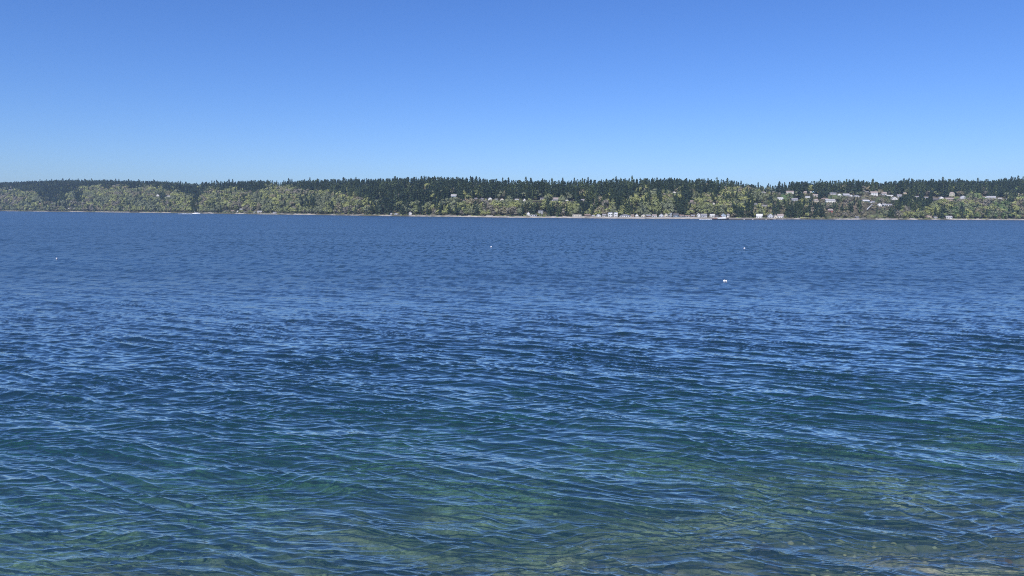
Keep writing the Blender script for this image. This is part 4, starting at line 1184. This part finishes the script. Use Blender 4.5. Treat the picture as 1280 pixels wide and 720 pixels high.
def train(lam, deg, slope, warp, seed):
    """a wave train with narrow crests and round troughs, its crest lines wandering and fading in and out"""
    kk = 2 * math.pi / lam
    th = R(deg)
    fade = np.clip((lam / cell - 1.6) / 1.5, 0, 1)
    rows_ = np.where(fade.max(axis=1) > 0)[0]
    sl = slice(rows_[0], rows_[-1] + 1)
    u = math.cos(th) * XW[sl] + math.sin(th) * YW[sl]
    v = -math.sin(th) * XW[sl] + math.cos(th) * YW[sl]
    w = fbm(u / (lam * 5), v / (lam * 9), seed, 3).astype(np.float32)
    env = np.clip(fbm(u / (lam * 2.6) + 9, v / (lam * 7), seed + 40, 2).astype(np.float32) * 3.2 - 1.0, 0, 1.35)
    ph = kk * u + 2 * math.pi * warp * w
    a_ = slope * 2 / (1.7 * kk) * fade[sl] * env * gust[sl]
    sn = np.sin(ph * 0.5)
    ZW[sl] += a_ * (np.clip(1.0 - np.sqrt(sn * sn + 0.004), 0, 1) ** 1.7 - 0.3)
train(3.4, -114, 0.12, 3, 201)
train(1.9, -116, 0.15, 3, 202)
train(1.15, -112, 0.28, 4, 203)
train(1.35, -78, 0.14, 3, 204)
train(0.75, -114, 0.44, 4, 205)
train(0.55, -80, 0.36, 5, 206)
train(0.40, -108, 0.34, 5, 207)
train(0.30, -92, 0.26, 6, 208)
XW2 = XW + OX; YW2 = YW + OY
nr_, nc_ = XW.shape
ii = np.arange(nr_ * nc_, dtype=np.int32).reshape(nr_, nc_)
q4 = np.stack([ii[:-1, :-1], ii[:-1, 1:], ii[1:, 1:], ii[1:, :-1]], -1).reshape(-1, 4)
print('WATER', nr_, nc_)
wm = np_mesh('water', np.stack([XW2, YW2, ZW], -1).reshape(-1, 3), q4, None, True)
for nm, l in (('f1', 3.5), ('f2', 1.1), ('f3', 0.42)):
    a = wm.attributes.new(nm, 'FLOAT', 'POINT')
    a.data.foreach_set('value', (1 - np.clip((l / cell - 2.0) / 1.6, 0, 1)).ravel().astype(np.float32))
normals_up = wm.polygons[0].normal.z
if normals_up < 0: wm.flip_normals()

wmat = bpy.data.materials.new('sea_water'); wmat.use_nodes = True
t = wmat.node_tree; N = t.nodes; Lk = t.links
N.remove(N['Principled BSDF']); out = N['Material Output']
ge = N.new('ShaderNodeNewGeometry')
def vmath(op, a=None, b=None, s=None):
    n = N.new('ShaderNodeVectorMath'); n.operation = op
    for i, v in ((0, a), (1, b)):
        if v is None: continue
        if hasattr(v, 'links'): Lk.new(v, n.inputs[i])
        else: n.inputs[i].default_value = v
    if s is not None:
        if hasattr(s, 'links'): Lk.new(s, n.inputs['Scale'])
        else: n.inputs['Scale'].default_value = s
    return n.outputs[0]
def math_(op, a, b=0.0, c=0.0):
    n = N.new('ShaderNodeMath'); n.operation = op
    for i, v in enumerate((a, b, c)):
        if hasattr(v, 'links'): Lk.new(v, n.inputs[i])
        else: n.inputs[i].default_value = v
    return n.outputs[0]
def slope_noise(scale, rotz, stretch, detail, amp):
    mp = N.new('ShaderNodeMapping'); mp.vector_type = 'POINT'
    mp.inputs['Rotation'].default_value = (0, 0, R(rotz)); mp.inputs['Scale'].default_value = (scale * stretch, scale, scale)
    Lk.new(ge.outputs['Position'], mp.inputs['Vector'])
    nz = N.new('ShaderNodeTexNoise'); nz.inputs['Scale'].default_value = 1; nz.inputs['Detail'].default_value = detail; nz.inputs['Roughness'].default_value = 0.6
    Lk.new(mp.outputs[0], nz.inputs['Vector'])
    v = vmath('SUBTRACT', nz.outputs['Color'], (0.5, 0.5, 0.5))
    v = vmath('MULTIPLY', v, (0.7, 1.0, 0.0))
    return vmath('SCALE', v, s=amp)
def attr(nm):
    n = N.new('ShaderNodeAttribute'); n.attribute_name = nm; return n.outputs['Fac']
gn = N.new('ShaderNodeTexNoise'); gn.inputs['Scale'].default_value = 1.0; gn.inputs['Detail'].default_value = 4
mp = N.new('ShaderNodeMapping'); mp.inputs['Scale'].default_value = (0.006, 0.022, 1); Lk.new(ge.outputs['Position'], mp.inputs['Vector']); Lk.new(mp.outputs[0], gn.inputs['Vector'])
gustn = N.new('ShaderNodeMapRange'); gustn.inputs['From Min'].default_value = 0.3; gustn.inputs['From Max'].default_value = 0.7; gustn.inputs['To Min'].default_value = 0.72; gustn.inputs['To Max'].default_value = 1.22
Lk.new(gn.outputs['Fac'], gustn.inputs['Value'])
S1 = vmath('SCALE', slope_noise(0.28, -14, 0.6, 2.5, 0.95), s=attr('f1'))
S2 = vmath('SCALE', slope_noise(0.95, -10, 0.5, 1.5, 0.80), s=attr('f2'))
S3 = vmath('SCALE', slope_noise(2.6, -6, 0.6, 1.5, 0.35), s=attr('f3'))
S4 = slope_noise(5.5, -8, 0.5, 2.0, 0.06)
S0 = vmath('SCALE', slope_noise(0.04, -8, 1.5, 9, 0.40), s=attr('f1'))
sm = vmath('ADD', vmath('ADD', S1, S2), vmath('ADD', vmath('ADD', S3, S0), S4))
sm = vmath('SCALE', sm, s=gustn.outputs[0])
# wind lanes: long patches where the facets lean more or less towards the wind
mpl = N.new('ShaderNodeMapping'); mpl.inputs['Rotation'].default_value = (0, 0, R(-8)); mpl.inputs['Scale'].default_value = (0.070, 0.020, 1); Lk.new(ge.outputs['Position'], mpl.inputs['Vector'])
nl = N.new('ShaderNodeTexNoise'); nl.inputs['Scale'].default_value = 1; nl.inputs['Detail'].default_value = 9; nl.inputs['Roughness'].default_value = 0.72; Lk.new(mpl.outputs[0], nl.inputs['Vector'])
mpl2 = N.new('ShaderNodeMapping'); mpl2.inputs['Rotation'].default_value = (0, 0, R(-12)); mpl2.inputs['Scale'].default_value = (0.75, 0.22, 1); Lk.new(ge.outputs['Position'], mpl2.inputs['Vector'])
nl2 = N.new('ShaderNodeTexNoise'); nl2.inputs['Scale'].default_value = 1; nl2.inputs['Detail'].default_value = 2; nl2.inputs['Roughness'].default_value = 0.6; Lk.new(mpl2.outputs[0], nl2.inputs['Vector'])
tilt = math_('ADD', math_('MULTIPLY', math_('MULTIPLY', math_('SUBTRACT', nl.outputs['Fac'], 0.5), 0.36), attr('f1')), math_('MULTIPLY', math_('MULTIPLY', math_('SUBTRACT', nl2.outputs['Fac'], 0.5), 2.6), math_('MULTIPLY', attr('f2'), math_('ADD', math_('MULTIPLY', attr('f1'), 0.5), 0.5))))
cx_n = N.new('ShaderNodeCombineXYZ'); Lk.new(tilt, cx_n.inputs['Y'])
sm = vmath('ADD', sm, cx_n.outputs[0])
nn = vmath('NORMALIZE', vmath('ADD', ge.outputs['Normal'], sm))
# alpha^2 of the facets too small to model at this distance
al = math_('ADD', math_('MULTIPLY', attr('f1'), 0.002), math_('ADD', math_('MULTIPLY', attr('f2'), 0.003), math_('ADD', math_('MULTIPLY', attr('f3'), 0.002), 0.0001)))
rough = math_('POWER', math_('MULTIPLY', al, gustn.outputs[0]), 0.25)
fr = N.new('ShaderNodeFresnel'); fr.inputs['IOR'].default_value = 1.34; Lk.new(nn, fr.inputs['Normal'])
gl = N.new('ShaderNodeBsdfGlossy'); gl.inputs['Color'].default_value = (1, 0.96, 0.85, 1); Lk.new(nn, gl.inputs['Normal']); Lk.new(rough, gl.inputs['Roughness'])
tp = N.new('ShaderNodeBsdfTransparent'); tp.inputs['Color'].default_value = (1, 1, 1, 1)
rf = N.new('ShaderNodeBsdfRefraction'); rf.inputs['IOR'].default_value = 1.333; rf.inputs['Roughness'].default_value = 0.0; Lk.new(nn, rf.inputs['Normal'])
m1 = N.new('ShaderNodeMixShader'); m1.inputs[0].default_value = 0.2; Lk.new(tp.outputs[0], m1.inputs[1]); Lk.new(rf.outputs[0], m1.inputs[2])
df = N.new('ShaderNodeBsdfDiffuse'); df.inputs['Color'].default_value = (0.008, 0.026, 0.040, 1)
a1 = N.new('ShaderNodeAddShader'); Lk.new(m1.outputs[0], a1.inputs[0]); Lk.new(df.outputs[0], a1.inputs[1])
m2 = N.new('ShaderNodeMixShader'); Lk.new(math_('MINIMUM', math_('MULTIPLY', fr.outputs[0], 2.6), 0.93), m2.inputs[0]); Lk.new(a1.outputs[0], m2.inputs[1]); Lk.new(gl.outputs[0], m2.inputs[2])
# open deep water: opaque body colour under a microfacet surface
pb = N.new('ShaderNodeBsdfPrincipled'); pb.inputs['Base Color'].default_value = (0.026, 0.062, 0.110, 1); pb.inputs['IOR'].default_value = 1.65
Lk.new(rough, pb.inputs['Roughness']); Lk.new(nn, pb.inputs['Normal'])
sp_ = N.new('ShaderNodeSeparateXYZ'); Lk.new(ge.outputs['Position'], sp_.inputs[0])
dm = N.new('ShaderNodeMapRange'); dm.interpolation_type = 'SMOOTHSTEP'; dm.inputs['From Min'].default_value = 45; dm.inputs['From Max'].default_value = 125; Lk.new(sp_.outputs['Y'], dm.inputs['Value'])
m3 = N.new('ShaderNodeMixShader'); Lk.new(dm.outputs[0], m3.inputs[0]); Lk.new(m2.outputs[0], m3.inputs[1]); Lk.new(pb.outputs[0], m3.inputs[2])
Lk.new(m3.outputs[0], out.inputs['Surface'])
va = N.new('ShaderNodeVolumeAbsorption'); va.inputs['Color'].default_value = (0.30, 0.68, 0.50, 1); va.inputs['Density'].default_value = 0.42
Lk.new(va.outputs[0], out.inputs['Volume'])
wm.materials.append(wmat)
tag(link('water', wm), kind='structure')

# ------------------------------------------------------------------ air
hz_ = MB().box(-6500, 6500, -150, 6500, -34, 175).build('haze', None)
hm = bpy.data.materials.new('haze_air'); hm.use_nodes = True
t = hm.node_tree; t.nodes.remove(t.nodes['Principled BSDF'])
pv = t.nodes.new('ShaderNodeVolumePrincipled'); pv.inputs['Color'].default_value = (0.50, 0.72, 1.0, 1); pv.inputs['Density'].default_value = 0.000065; pv.inputs['Anisotropy'].default_value = 0.1
t.links.new(pv.outputs[0], t.nodes['Material Output'].inputs['Volume'])
hz_.data.materials.clear(); hz_.data.materials.append(hm)
tag(hz_, 'pale blue air haze over the water', 'haze', kind='stuff')
